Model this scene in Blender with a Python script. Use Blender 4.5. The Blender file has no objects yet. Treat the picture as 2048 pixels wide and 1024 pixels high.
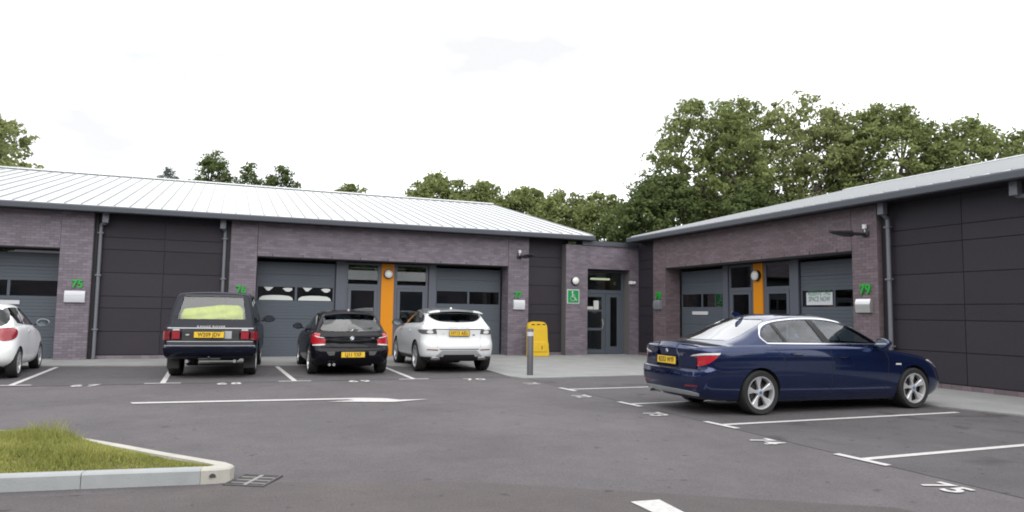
import bpy, bmesh, math, random
import numpy as np
from mathutils import Vector, Matrix
from mathutils.bvhtree import BVHTree

random.seed(7)
rng = np.random.default_rng(7)
sc = bpy.context.scene
COL = sc.collection
R_ = math.radians

# ------------------------------------------------------------------ camera
cam_d = bpy.data.cameras.new('camera')
cam = bpy.data.objects.new('camera', cam_d)
COL.objects.link(cam)
cam_d.sensor_width = 36.0
cam_d.lens = 36.0 * 1410.76 / 2048.0
cam_d.clip_start = 0.1
cam_d.clip_end = 3000.0
pit, rol, yaw = R_(4.6097), R_(0.8306), R_(21.8647)
fw = Vector((math.sin(yaw) * math.cos(pit), math.cos(yaw) * math.cos(pit), math.sin(pit)))
rt = Vector((math.cos(yaw), -math.sin(yaw), 0))
up = rt.cross(fw)
r2 = rt * math.cos(rol) + up * math.sin(rol)
u2 = up * math.cos(rol) - rt * math.sin(rol)
mw = Matrix((r2, u2, -fw)).transposed().to_4x4()
mw.translation = Vector((0, 0, 1.5))
cam.matrix_world = mw
sc.camera = cam

# ------------------------------------------------------------------ world, sun
SUN_EL, SUN_AZ = R_(48), R_(192)          # azimuth clockwise from +Y
world = bpy.data.worlds.new('World')
sc.world = world
world.use_nodes = True
wn, wl = world.node_tree.nodes, world.node_tree.links
wn.clear()
w_out = wn.new('ShaderNodeOutputWorld')
w_bg = wn.new('ShaderNodeBackground')
w_sky = wn.new('ShaderNodeTexSky')
w_sky.sky_type = 'NISHITA'
w_sky.sun_disc = False
w_sky.sun_elevation = SUN_EL
w_sky.sun_rotation = SUN_AZ
w_tc = wn.new('ShaderNodeTexCoord')
w_map = wn.new('ShaderNodeMapping')
w_map.inputs['Scale'].default_value = (1.0, 1.0, 2.6)
w_map.inputs['Rotation'].default_value = (0, 0, R_(-67))
w_n = wn.new('ShaderNodeTexNoise')
w_n.inputs['Scale'].default_value = 1.7
w_n.inputs['Detail'].default_value = 5.0
w_n.inputs['Roughness'].default_value = 0.5
w_r = wn.new('ShaderNodeValToRGB')
w_r.color_ramp.elements[0].position = 0.32
w_r.color_ramp.elements[0].color = (6.5, 6.52, 6.56, 1)
w_r.color_ramp.elements[1].position = 0.50
w_r.color_ramp.elements[1].color = (13.2, 13.4, 13.8, 1)
w_mix = wn.new('ShaderNodeMix')
w_mix.data_type = 'RGBA'
w_mix.inputs[0].default_value = 0.93
wl.new(w_tc.outputs['Generated'], w_map.inputs[0])
wl.new(w_map.outputs[0], w_n.inputs['Vector'])
wl.new(w_n.outputs['Fac'], w_r.inputs[0])
wl.new(w_sky.outputs[0], w_mix.inputs[6])
wl.new(w_r.outputs[0], w_mix.inputs[7])
wl.new(w_mix.outputs[2], w_bg.inputs['Color'])
w_bg.inputs['Strength'].default_value = 0.10
wl.new(w_bg.outputs[0], w_out.inputs[0])

sun_d = bpy.data.lights.new('sun', 'SUN')
sun_d.energy = 1.35
sun_d.angle = R_(75)
sun_d.color = (1.0, 0.96, 0.9)
sun = bpy.data.objects.new('sun', sun_d)
COL.objects.link(sun)
sd = Vector((math.sin(SUN_AZ) * math.cos(SUN_EL), math.cos(SUN_AZ) * math.cos(SUN_EL), math.sin(SUN_EL)))
sun.rotation_euler = sd.to_track_quat('Z', 'Y').to_euler()
sun.location = (0, 0, 30)

sc.view_settings.view_transform = 'Standard'
sc.view_settings.look = 'None'
sc.view_settings.exposure = 0.62
sc.view_settings.gamma = 1.0
sc.view_settings.use_curve_mapping = False
sc.render.engine = 'CYCLES'
sc.cycles.pixel_filter_type = 'BLACKMAN_HARRIS'
sc.cycles.filter_width = 1.9
sc.cycles.max_bounces = 8
sc.cycles.transparent_max_bounces = 12

# ------------------------------------------------------------------ materials
MATS = {}


def mat(name, col, rough=0.6, metal=0.0, coat=0.0, spec=0.5, emit=None, vary=0.0, vscale=6.0, bump=0.0, bscale=60.0,
        island=0.0, obrand=0.0, coatr=0.03):
    """Principled material with optional noise variation / bump / per piece variation."""
    m = bpy.data.materials.new(name)
    m.use_nodes = True
    n, l = m.node_tree.nodes, m.node_tree.links
    b = n['Principled BSDF']
    b.inputs['Base Color'].default_value = (*col, 1)
    b.inputs['Roughness'].default_value = rough
    b.inputs['Metallic'].default_value = metal
    b.inputs['Coat Weight'].default_value = coat
    b.inputs['Coat Roughness'].default_value = coatr
    b.inputs['Specular IOR Level'].default_value = spec
    if emit:
        b.inputs['Emission Color'].default_value = (*emit[0], 1)
        b.inputs['Emission Strength'].default_value = emit[1]
    cur = None
    tc = n.new('ShaderNodeTexCoord')

    def chain(fac_socket, amount):
        nonlocal cur
        mr = n.new('ShaderNodeMapRange')
        mr.inputs['To Min'].default_value = 1 - amount
        mr.inputs['To Max'].default_value = 1 + amount
        l.new(fac_socket, mr.inputs['Value'])
        mx = n.new('ShaderNodeVectorMath')
        mx.operation = 'SCALE'
        if cur is None:
            mx.inputs[0].default_value = col
        else:
            l.new(cur, mx.inputs[0])
        l.new(mr.outputs[0], mx.inputs['Scale'])
        cur = mx.outputs[0]
    if vary:
        t = n.new('ShaderNodeTexNoise')
        t.inputs['Scale'].default_value = vscale
        t.inputs['Detail'].default_value = 6
        l.new(tc.outputs['Object'], t.inputs['Vector'])
        chain(t.outputs['Fac'], vary * 2)
    if island:
        g = n.new('ShaderNodeNewGeometry')
        chain(g.outputs['Random Per Island'], island)
    if obrand:
        g = n.new('ShaderNodeObjectInfo')
        chain(g.outputs['Random'], obrand)
    if cur is not None:
        l.new(cur, b.inputs['Base Color'])
    if bump:
        t = n.new('ShaderNodeTexNoise')
        t.inputs['Scale'].default_value = bscale
        t.inputs['Detail'].default_value = 5
        l.new(tc.outputs['Object'], t.inputs['Vector'])
        bp = n.new('ShaderNodeBump')
        bp.inputs['Strength'].default_value = bump
        bp.inputs['Distance'].default_value = 0.01
        l.new(t.outputs['Fac'], bp.inputs['Height'])
        l.new(bp.outputs[0], b.inputs['Normal'])
    MATS[name] = m
    return m


def asphalt_mat(name, base, seed, oil=False):
    m = bpy.data.materials.new(name)
    m.use_nodes = True
    n, l = m.node_tree.nodes, m.node_tree.links
    b = n['Principled BSDF']
    b.inputs['Roughness'].default_value = 0.82
    b.inputs['Specular IOR Level'].default_value = 0.35
    tc = n.new('ShaderNodeTexCoord')
    mp = n.new('ShaderNodeMapping')
    mp.inputs['Location'].default_value = (seed, seed * 2, 0)
    l.new(tc.outputs['Object'], mp.inputs[0])

    def noise(scale, detail=4, rough=0.6, dist=0.0):
        t = n.new('ShaderNodeTexNoise')
        t.inputs['Scale'].default_value = scale
        t.inputs['Detail'].default_value = detail
        t.inputs['Roughness'].default_value = rough
        t.inputs['Distortion'].default_value = dist
        l.new(mp.outputs[0], t.inputs['Vector'])
        return t.outputs['Fac']

    def ramp(src, p0, v0, p1, v1):
        r = n.new('ShaderNodeMapRange')
        r.inputs['From Min'].default_value = p0
        r.inputs['From Max'].default_value = p1
        r.inputs['To Min'].default_value = v0
        r.inputs['To Max'].default_value = v1
        l.new(src, r.inputs['Value'])
        return r.outputs[0]

    def mul(a, c):
        x = n.new('ShaderNodeMath')
        x.operation = 'MULTIPLY'
        l.new(a, x.inputs[0])
        l.new(c, x.inputs[1])
        return x.outputs[0]
    f = mul(ramp(noise(0.35, 5, 0.62, 0.6), 0.3, 0.82, 0.7, 1.18), ramp(noise(2.3, 6, 0.7), 0.3, 0.9, 0.7, 1.1))
    f = mul(f, ramp(noise(60, 3, 0.7), 0.3, 0.72, 0.7, 1.28))
    f = mul(f, ramp(noise(170, 2, 0.7), 0.3, 0.7, 0.7, 1.3))
    # worn dark spots, pale scuffs and long rolled streaks
    f = mul(f, ramp(noise(5.5, 2, 0.5), 0.26, 0.55, 0.33, 1.0))
    f = mul(f, ramp(noise(1.1, 8, 0.75, 1.5), 0.60, 1.0, 0.75, 1.22))
    f = mul(f, ramp(noise(14, 2, 0.4), 0.22, 0.55, 0.27, 1.0))
    if oil:
        f = mul(f, ramp(noise(0.9, 3, 0.5, 0.8), 0.30, 0.62, 0.40, 1.0))
        f = mul(f, ramp(noise(7, 2, 0.4), 0.26, 0.45, 0.31, 1.0))
    sp = n.new('ShaderNodeVectorMath')
    sp.operation = 'SCALE'
    sp.inputs[0].default_value = base
    l.new(f, sp.inputs['Scale'])
    l.new(sp.outputs[0], b.inputs['Base Color'])
    bp = n.new('ShaderNodeBump')
    bp.inputs['Strength'].default_value = 0.5
    bp.inputs['Distance'].default_value = 0.006
    l.new(noise(110, 3, 0.7), bp.inputs['Height'])
    l.new(bp.outputs[0], b.inputs['Normal'])
    MATS[name] = m
    return m


def glass_mat(name, tint, trans, rough=0.0, f0=0.07, fp=4.0):
    m = bpy.data.materials.new(name)
    m.use_nodes = True
    n, l = m.node_tree.nodes, m.node_tree.links
    n.clear()
    o = n.new('ShaderNodeOutputMaterial')
    tr = n.new('ShaderNodeBsdfTransparent')
    tr.inputs[0].default_value = (*[t * trans for t in tint], 1)
    gl = n.new('ShaderNodeBsdfGlossy')
    gl.inputs['Roughness'].default_value = rough
    fr = n.new('ShaderNodeLayerWeight')
    fr.inputs[0].default_value = 0.5
    pw = n.new('ShaderNodeMath')
    pw.operation = 'POWER'
    pw.inputs[1].default_value = fp
    mr = n.new('ShaderNodeMath')
    mr.operation = 'MULTIPLY_ADD'
    mr.inputs[1].default_value = 0.9
    mr.inputs[2].default_value = f0
    mr.use_clamp = True
    l.new(fr.outputs['Facing'], pw.inputs[0])
    l.new(pw.outputs[0], mr.inputs[0])
    mx = n.new('ShaderNodeMixShader')
    l.new(mr.outputs[0], mx.inputs[0])
    l.new(tr.outputs[0], mx.inputs[1])
    l.new(gl.outputs[0], mx.inputs[2])
    l.new(mx.outputs[0], o.inputs[0])
    MATS[name] = m
    return m


asphalt_mat('asphalt_lane', (0.091, 0.083, 0.087), 0)
asphalt_mat('asphalt_bay', (0.080, 0.074, 0.078), 13, True)
asphalt_mat('asphalt_front', (0.082, 0.071, 0.071), 31)
mat('concrete_paving', (0.222, 0.226, 0.220), 0.85, vary=0.14, vscale=1.6, bump=0.2)
mat('brick_no_sky_tint', (0.140, 0.104, 0.116), 0.62, island=0.19, vary=0.10, vscale=2.0, bump=0.3, bscale=90)  # right block copy of the same brick, without the bluish sky tint
mat('brick', (0.158, 0.132, 0.160), 0.62, island=0.19, vary=0.10, vscale=2.0, bump=0.3, bscale=90)  # bluish sky light on the walls mixed into the brick colour
mat('brick_single', (0.150, 0.112, 0.126), 0.62, obrand=0.19, vary=0.10, vscale=3.0, bump=0.3, bscale=90)
mat('mortar', (0.12, 0.11, 0.115), 0.9)
mat('cladding', (0.030, 0.026, 0.033), 0.6, spec=0.25, obrand=0.10, vary=0.05, vscale=1.2)
mat('dark_trim', (0.010, 0.009, 0.012), 0.6)
mat('door_steel', (0.080, 0.093, 0.112), 0.45, spec=0.3, vary=0.04, vscale=1.5)
mat('frame_steel', (0.085, 0.093, 0.115), 0.4)
mat('gutter_steel', (0.060, 0.066, 0.080), 0.38)
mat('pipe_steel', (0.14, 0.145, 0.165), 0.4)
mat('roof_metal', (0.58, 0.595, 0.60), 0.38, metal=0.25, vary=0.03, vscale=0.7)
mat('roof_seam', (0.34, 0.35, 0.36), 0.45, metal=0.2)
mat('barge_metal', (0.45, 0.46, 0.47), 0.4, metal=0.2)
mat('orange_panel', (0.60, 0.22, 0.006), 0.4, spec=0.3)
mat('white_plastic', (0.75, 0.75, 0.74), 0.45)
mat('lamp_opal', (0.66, 0.66, 0.64), 0.35)
mat('black_plastic', (0.012, 0.012, 0.014), 0.45)
mat('black_metal', (0.02, 0.02, 0.022), 0.4)
mat('grey_metal', (0.26, 0.27, 0.30), 0.4, metal=0.4)
mat('silver_metal', (0.62, 0.62, 0.62), 0.3, metal=0.8)
mat('sign_green', (0.01, 0.24, 0.06), 0.4)
mat('number_green', (0.015, 0.30, 0.035), 0.4)
mat('sign_white', (0.52, 0.53, 0.56), 0.5)
mat('sign_pale_green', (0.50, 0.68, 0.56), 0.5)
mat('text_green', (0.05, 0.16, 0.08), 0.5)
mat('text_grey', (0.30, 0.31, 0.34), 0.5)
mat('paper', (0.55, 0.57, 0.55), 0.8)
mat('yellow_plastic', (0.62, 0.40, 0.02), 0.45, vary=0.06, vscale=5)
mat('bollard_grey', (0.085, 0.085, 0.095), 0.45)
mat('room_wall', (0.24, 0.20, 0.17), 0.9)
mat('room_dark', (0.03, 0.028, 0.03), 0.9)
mat('tube_light', (0.9, 0.9, 0.8), 0.5, emit=((1.0, 0.95, 0.62), 1.1))
mat('road_paint', (0.46, 0.45, 0.44), 0.75, vary=0.16, vscale=18, bump=0.2, bscale=120)
mat('kerb_concrete', (0.31, 0.325, 0.33), 0.85, vary=0.08, vscale=5, bump=0.3, bscale=80)
mat('kerb_pale', (0.40, 0.385, 0.345), 0.85, vary=0.08, vscale=5, bump=0.3, bscale=80)
mat('soil', (0.13, 0.11, 0.06), 0.95, vary=0.2, vscale=9)
mat('iron', (0.055, 0.05, 0.052), 0.6, vary=0.2, vscale=20)
mat('iron_worn', (0.22, 0.205, 0.20), 0.5, vary=0.2, vscale=20)
mat('bark', (0.075, 0.062, 0.048), 0.9, vary=0.2, vscale=4)
mat('tyre', (0.014, 0.014, 0.015), 0.8)
mat('alloy', (0.50, 0.50, 0.515), 0.35, metal=0.5)
mat('alloy_dark', (0.05, 0.05, 0.055), 0.5, metal=0.5)
mat('chrome', (0.80, 0.80, 0.80), 0.16, metal=0.95)
mat('mirror_tint', (0.25, 0.29, 0.33), 0.12, metal=1.0)
mat('blue_paint', (0.0026, 0.0135, 0.068), 0.20, metal=0.65, coat=1.0)
mat('navy_paint', (0.0025, 0.004, 0.012), 0.6, spec=0.05, coat=0.45)
mat('black_paint', (0.0022, 0.0022, 0.005), 0.6, spec=0.05, coat=0.5)
mat('clean_white_paint', (0.86, 0.87, 0.87), 0.4, coat=0.7)
mat('white_paint', (0.60, 0.615, 0.62), 0.35, coat=0.8)
mat('grey_roof_paint', (0.10, 0.11, 0.12), 0.3, coat=0.8)
mat('lower_black', (0.016, 0.016, 0.018), 0.5)
mat('wheel_well', (0.006, 0.006, 0.006), 0.9)
mat('cabin_dark', (0.035, 0.035, 0.04), 0.85)
mat('seat_grey', (0.09, 0.09, 0.10), 0.8)
mat('mid_red_lens', (0.26, 0.008, 0.016), 0.25, coat=0.6, vary=0.12, vscale=30)
mat('red_lens', (0.38, 0.010, 0.02), 0.18, coat=1.0, vary=0.12, vscale=30)
mat('dark_red_lens', (0.16, 0.006, 0.012), 0.2, coat=1.0)
mat('clear_lens', (0.62, 0.62, 0.62), 0.2, coat=1.0)
mat('smoke_lens', (0.10, 0.09, 0.09), 0.2, coat=1.0, vary=0.3, vscale=40)
mat('plate_yellow', (0.72, 0.46, 0.02), 0.5)
mat('plate_text', (0.07, 0.05, 0.015), 0.6)
mat('lettering', (0.45, 0.46, 0.48), 0.35, metal=0.5)
mat('dark_lettering', (0.16, 0.165, 0.17), 0.4)
mat('emblem_blue', (0.02, 0.12, 0.35), 0.3, coat=1.0)
mat('skid_silver', (0.34, 0.35, 0.36), 0.4, metal=0.3)
mat('hi_vis', (0.66, 0.63, 0.04), 0.8, vary=0.12, vscale=9, bump=0.5, bscale=12)
glass_mat('car_glass', (0.80, 0.93, 0.97), 0.8, f0=0.10, fp=2.4)
glass_mat('sky_car_glass', (0.80, 0.93, 0.95), 0.6, f0=0.24, fp=2.2)
glass_mat('dark_car_glass', (0.30, 0.36, 0.42), 0.55, f0=0.06, fp=3.0)
glass_mat('window_glass', (0.72, 0.80, 0.82), 0.75, f0=0.10)


def leaf_mat(name, dark, light, scale=0.6):
    m = bpy.data.materials.new(name)
    m.use_nodes = True
    n, l = m.node_tree.nodes, m.node_tree.links
    n.clear()
    o = n.new('ShaderNodeOutputMaterial')
    g = n.new('ShaderNodeNewGeometry')
    tc = n.new('ShaderNodeTexCoord')
    t = n.new('ShaderNodeTexNoise')
    t.inputs['Scale'].default_value = scale
    t.inputs['Detail'].default_value = 3
    l.new(tc.outputs['Object'], t.inputs['Vector'])
    a = n.new('ShaderNodeMath')
    a.operation = 'MULTIPLY_ADD'
    a.inputs[1].default_value = 0.55
    l.new(g.outputs['Random Per Island'], a.inputs[0])
    s = n.new('ShaderNodeMapRange')
    s.inputs['From Min'].default_value = 0.32
    s.inputs['From Max'].default_value = 0.68
    s.inputs['To Max'].default_value = 0.5
    l.new(t.outputs['Fac'], s.inputs['Value'])
    l.new(s.outputs[0], a.inputs[2])
    mx = n.new('ShaderNodeMix')
    mx.data_type = 'RGBA'
    mx.inputs[6].default_value = (*dark, 1)
    mx.inputs[7].default_value = (*light, 1)
    l.new(a.outputs[0], mx.inputs[0])
    d = n.new('ShaderNodeBsdfDiffuse')
    tr = n.new('ShaderNodeBsdfTranslucent')
    ms = n.new('ShaderNodeMixShader')
    ms.inputs[0].default_value = 0.45
    l.new(mx.outputs[2], d.inputs[0])
    l.new(mx.outputs[2], tr.inputs[0])
    l.new(d.outputs[0], ms.inputs[1])
    l.new(tr.outputs[0], ms.inputs[2])
    l.new(ms.outputs[0], o.inputs[0])
    MATS[name] = m


leaf_mat('leaf_mid', (0.095, 0.125, 0.045), (0.29, 0.33, 0.135))
leaf_mat('leaf_light', (0.125, 0.150, 0.058), (0.33, 0.36, 0.16))
leaf_mat('leaf_dark', (0.055, 0.078, 0.030), (0.16, 0.20, 0.08))
leaf_mat('leaf_hazed', (0.10, 0.12, 0.11), (0.18, 0.20, 0.18))  # distance haze put into the leaf colour
leaf_mat('grass_blade', (0.155, 0.185, 0.045), (0.44, 0.43, 0.15), 1.6)


# ------------------------------------------------------------------ helpers
def tag(o, label=None, cat=None, group=None, kind=None):
    if label: o['label'] = label
    if cat: o['category'] = cat
    if group: o['group'] = group
    if kind: o['kind'] = kind
    return o


def empty(name, loc=(0, 0, 0), rz=0.0, parent=None):
    o = bpy.data.objects.new(name, None)
    o.empty_display_size = 0.2
    o.location = loc
    o.rotation_euler = (0, 0, rz)
    COL.objects.link(o)
    if parent: o.parent = parent
    return o


def link(name, me, m=None, parent=None):
    o = bpy.data.objects.new(name, me)
    COL.objects.link(o)
    if m is not None:
        if not isinstance(m, (list, tuple)): m = [m]
        if len(me.materials) == 0:
            for x in m: me.materials.append(MATS[x] if isinstance(x, str) else x)
    if parent: o.parent = parent
    return o


def from_bm(name, bm, m, parent=None, smooth=False, angle=35):
    me = bpy.data.meshes.new(name)
    bmesh.ops.recalc_face_normals(bm, faces=bm.faces[:])
    bm.to_mesh(me)
    bm.free()
    if smooth:
        me.polygons.foreach_set('use_smooth', [True] * len(me.polygons))
        me.set_sharp_from_angle(angle=R_(angle))
    return link(name, me, m, parent)


def bm_box(bm, x0, x1, y0, y1, z0, z1, bev=0.0, T=None):
    if x0 > x1: x0, x1 = x1, x0
    if y0 > y1: y0, y1 = y1, y0
    vs = [bm.verts.new(p) for p in ((x0, y0, z0), (x1, y0, z0), (x1, y1, z0), (x0, y1, z0), (x0, y0, z1), (x1, y0, z1), (x1, y1, z1), (x0, y1, z1))]
    fs = [bm.faces.new([vs[i] for i in q]) for q in ((0, 3, 2, 1), (4, 5, 6, 7), (0, 1, 5, 4), (1, 2, 6, 5), (2, 3, 7, 6), (3, 0, 4, 7))]
    if bev:
        es = list({e for f in fs for e in f.edges})
        r = bmesh.ops.bevel(bm, geom=es, offset=bev, segments=2, affect='EDGES', profile=0.5)
        vs = list({v for f in r['faces'] for v in f.verts} | {v for v in vs if v.is_valid})
    if T:
        for v in vs: v.co = T(v.co)
    return vs


def box(name, x0, x1, y0, y1, z0, z1, m, parent=None, bev=0.0):
    bm = bmesh.new()
    bm_box(bm, x0, x1, y0, y1, z0, z1, bev)
    return from_bm(name, bm, m, parent)


def prism(bm, pts, f0, f1):
    """pts 2D polygon; f0/f1 map a 2D point to 3D on both ends."""
    a = [bm.verts.new(f0(*p)) for p in pts]
    b = [bm.verts.new(f1(*p)) for p in pts]
    n = len(pts)
    bm.faces.new(a)
    bm.faces.new(list(reversed(b)))
    for i in range(n):
        bm.faces.new((a[i], b[i], b[(i + 1) % n], a[(i + 1) % n]))


def lathe(bm, prof, n=32, axis='y', c=(0, 0, 0), caps=True):
    """prof: list of (r, h) ; revolve around axis through c."""
    rings = []
    for r, h in prof:
        ring = []
        for i in range(n):
            a = 2 * math.pi * i / n
            p = (r * math.cos(a), r * math.sin(a))
            if axis == 'y': q = (c[0] + p[0], c[1] + h, c[2] + p[1])
            elif axis == 'z': q = (c[0] + p[0], c[1] + p[1], c[2] + h)
            else: q = (c[0] + h, c[1] + p[0], c[2] + p[1])
            ring.append(bm.verts.new(q))
        rings.append(ring)
    for k in range(len(rings) - 1):
        for i in range(n):
            bm.faces.new((rings[k][i], rings[k][(i + 1) % n], rings[k + 1][(i + 1) % n], rings[k + 1][i]))
    if caps:
        for ring in (rings[0], rings[-1]):
            bm.faces.new(ring)


def tube(bm, p0, p1, r0, r1=None, n=8):
    p0, p1 = Vector(p0), Vector(p1)
    if r1 is None: r1 = r0
    d = (p1 - p0).normalized()
    a = d.orthogonal().normalized()
    b = d.cross(a)
    r = []
    for p, rr in ((p0, r0), (p1, r1)):
        r.append([bm.verts.new(p + (a * math.cos(2 * math.pi * i / n) + b * math.sin(2 * math.pi * i / n)) * rr) for i in range(n)])
    for i in range(n):
        bm.faces.new((r[0][i], r[0][(i + 1) % n], r[1][(i + 1) % n], r[1][i]))
    bm.faces.new(r[0])
    bm.faces.new(list(reversed(r[1])))


def text_mesh(name, s, size, extrude, m, parent=None, sx=1.0, spacing=1.0, bold=0.0, align='CENTER', M=None, res=3, line=1.0):
    cu = bpy.data.curves.new(name, 'FONT')
    cu.body = s
    cu.size = size
    cu.extrude = extrude
    cu.offset = bold
    cu.space_character = spacing
    cu.space_line = line
    cu.align_x = align
    cu.align_y = 'CENTER'
    cu.resolution_u = res
    t = bpy.data.objects.new('tmp', cu)
    COL.objects.link(t)
    bpy.context.view_layer.update()
    dg = bpy.context.evaluated_depsgraph_get()
    me = bpy.data.meshes.new_from_object(t.evaluated_get(dg))
    bpy.data.objects.remove(t)
    bpy.data.curves.remove(cu)
    me.name = name
    me.materials.clear()
    MM = (M or Matrix()) @ Matrix.Diagonal((sx, 1, 1, 1))
    me.transform(MM)
    if MM.determinant() < 0: me.flip_normals()
    return link(name, me, m, parent)


def frame3(origin, xa, ya):
    """matrix: text x axis -> xa, y axis -> ya."""
    xa, ya = Vector(xa).normalized(), Vector(ya).normalized()
    za = xa.cross(ya)
    m = Matrix((xa, ya, za)).transposed().to_4x4()
    m.translation = Vector(origin)
    return m


# ------------------------------------------------------------------ ground
def sheet(name, pts, z, m, thick=0.0):
    bm = bmesh.new()
    if thick:
        prism(bm, pts, lambda x, y: (x, y, z - thick), lambda x, y: (x, y, z))
    else:
        bm.faces.new([bm.verts.new((x, y, z)) for x, y in pts])
    o = from_bm(name, bm, m)
    if not thick and o.data.polygons[0].normal.z < 0: o.data.flip_normals()
    return tag(o, kind='structure')


sheet('ground', [(-600, -600), (600, -600), (600, 600), (-600, 600)], -0.006, 'asphalt_lane')
sheet('parking_bay_surface', [(-9, 15.95), (6.35, 15.5), (6.35, 21), (-9, 21)], -0.002, 'asphalt_bay')
sheet('parking_bay_surface', [(6.42, 14.6), (6.30, 1.0), (12, 1.0), (11.9, 5.5), (11.7, 15.1), (6.5, 15.1)], -0.002, 'asphalt_bay')
sheet('asphalt_patch', [(-9, -6), (9, -6), (5.0, 4.2), (2.2, 6.0), (0.35, 6.62), (-0.6, 6.6), (-9, 7.6)], -0.002, 'asphalt_front')
PAVE = [(-14, 21.0), (-3.87, 20.74), (1.28, 19.95), (3.13, 19.45), (6.1, 18.6), (6.3, 17.2), (6.2, 15.5), (6.35, 15.05), (6.8, 14.98), (9.6, 15.08),
        (11.35, 15.1), (11.32, 8.6), (11.66, 7.39), (12.2, 4.0), (12.8, -3), (20, -3), (20, 30), (-14, 30)]
sheet('pavement', PAVE, 0.022, 'concrete_paving', 0.05)

# construction joints between laying passes
mat('joint_tar', (0.05, 0.046, 0.048), 0.7)
for pts in ([(-9, 15.94), (-3, 15.75), (2.5, 15.6), (6.3, 15.45)],):
    q = []
    for s_ in (1, -1):
        side = []
        for i, p_ in enumerate(pts):
            a, b = Vector(pts[max(0, i - 1)]), Vector(pts[min(len(pts) - 1, i + 1)])
            n_ = Vector((-(b - a).y, (b - a).x)).normalized()
            side.append(tuple(Vector(p_) + n_ * 0.006 * s_))
        q += side if s_ > 0 else list(reversed(side))
    sheet('asphalt_joint', q, 0.001, 'joint_tar')

# ------------------------------------------------------------------ painted markings
def line_quad(name, p0, p1, w, ext=0.0):
    a, b = Vector(p0).to_2d(), Vector(p1).to_2d()
    d = (b - a).normalized()
    n = Vector((-d.y, d.x)) * w / 2
    return sheet(name, [tuple(a + n), tuple(b + n), tuple(b - n), tuple(a - n)], 0.004, 'road_paint')


def sliver(name, p0, p1, w):
    return line_quad(name, p0, p1, w)


for cx, cy, ex, ey in ((-3.72, 15.98, -3.84, 20.5), (-1.13, 15.78, -1.22, 20.0), (1.39, 15.64, 1.28, 19.7), (3.92, 15.52, 3.97, 18.9)):
    sliver('bay_end_mark', (cx - 0.33, cy + 0.02), (cx + 0.33, cy - 0.02), 0.10)
    d = Vector((ex - cx, ey - cy)).normalized()
    sliver('bay_line', (cx + d.x * 0.052, cy + d.y * 0.052), (ex, ey), 0.10)
for cx, cy, ex, ey in ((6.34, 12.73, 11.0, 12.75), (6.34, 10.40, 11.0, 10.45), (6.39, 8.09, 11.02, 8.03), (6.32, 5.70, 11.0, 5.72), (6.30, 3.3, 11.0, 3.3)):
    sliver('bay_end_mark', (cx - 0.02, cy + 0.32), (cx + 0.02, cy - 0.32), 0.10)
    sliver('bay_line', (cx + 0.052, cy), (ex, ey), 0.10)
for s, x, y in (('67', -2.45, 15.62), ('68', 0.10, 15.40), ('69', 2.68, 15.30), ('70', 5.22, 15.12)):
    o = text_mesh('bay_number', s, 0.50, 0, 'road_paint', sx=0.85, spacing=1.25, bold=0.012, M=frame3((x, y, 0.004), (1, -0.02, 0), (0, 1, 0)))
    tag(o, kind='structure')
for s, x, y in (('71', 6.08, 13.95), ('72', 6.06, 11.62), ('73', 6.08, 9.24), ('74', 6.08, 6.86), ('75', 6.02, 4.52)):
    o = text_mesh('bay_number', s, 0.40, 0, 'road_paint', sx=0.85, spacing=1.12, bold=0.012, M=frame3((x, y, 0.004), (0, -1, 0), (1, 0, 0)))
    tag(o, kind='structure')
# direction arrow in the lane: long shaft with a turned head
sheet('direction_arrow', [(-1.36, 12.72), (-1.30, 12.54), (1.95, 12.24), (2.05, 12.10), (1.60, 12.02), (2.62, 11.70), (3.28, 11.92),
                          (2.78, 11.97), (2.60, 12.22), (2.20, 12.40), (1.95, 12.42)], 0.004, 'road_paint')
sheet('direction_arrow', [(3.07, 5.02), (3.33, 5.0), (3.29, 4.5), (3.22, 3.4), (2.98, 3.4), (3.07, 4.5)], 0.004, 'road_paint')

# ------------------------------------------------------------------ grass island with kerb
ISL = [(-0.02, 6.72), (0.085, 6.74), (0.12, 6.84), (0.06, 6.98), (-0.06, 7.12), (-0.47, 7.62), (-0.93, 8.22), (-1.45, 8.85), (-2.3, 9.55), (-3.6, 10.2), (-8, 11.2), (-12, 11.6),
       (-12, 8.2), (-8, 7.72), (-3.8, 7.22), (-2.0, 7.0), (-1.08, 6.87), (-0.15, 6.73)]


def inset_poly(pts, d):
    out = []
    n = len(pts)
    for i in range(n):
        p0, p1, p2 = Vector(pts[i - 1]), Vector(pts[i]), Vector(pts[(i + 1) % n])
        a = (p1 - p0).normalized()
        b = (p2 - p1).normalized()
        na, nb = Vector((-a.y, a.x)), Vector((-b.y, b.x))
        nn = (na + nb).normalized()
        k = d / max(0.35, nn.dot(na))
        out.append(tuple(p1 + nn * k))
    return out


inner = inset_poly(ISL, 0.115)
island = tag(empty('kerb', (0, 0, 0)), kind='structure')


def kerb_piece(seg_o, seg_i, m, hole=False):
    bm = bmesh.new()
    n = len(seg_o)
    H = 0.122
    rows = []
    for k in range(n):
        o_, i_ = Vector(seg_o[k]), Vector(seg_i[k])
        ins = (i_ - o_).normalized()
        o2 = o_ + ins * 0.018
        rows.append([bm.verts.new((o_.x, o_.y, -0.02)), bm.verts.new((o_.x, o_.y, H - 0.016)), bm.verts.new((o2.x, o2.y, H)), bm.verts.new((i_.x, i_.y, H)), bm.verts.new((i_.x, i_.y, -0.02))])
    for k in range(n - 1):
        for j in range(5):
            bm.faces.new((rows[k][j], rows[k][(j + 1) % 5], rows[k + 1][(j + 1) % 5], rows[k + 1][j]))
    bm.faces.new(rows[0])
    bm.faces.new(rows[-1])
    return from_bm('kerb_stone', bm, m, island)


def lerp2(a, b, t): return (a[0] + (b[0] - a[0]) * t, a[1] + (b[1] - a[1]) * t)


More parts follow.
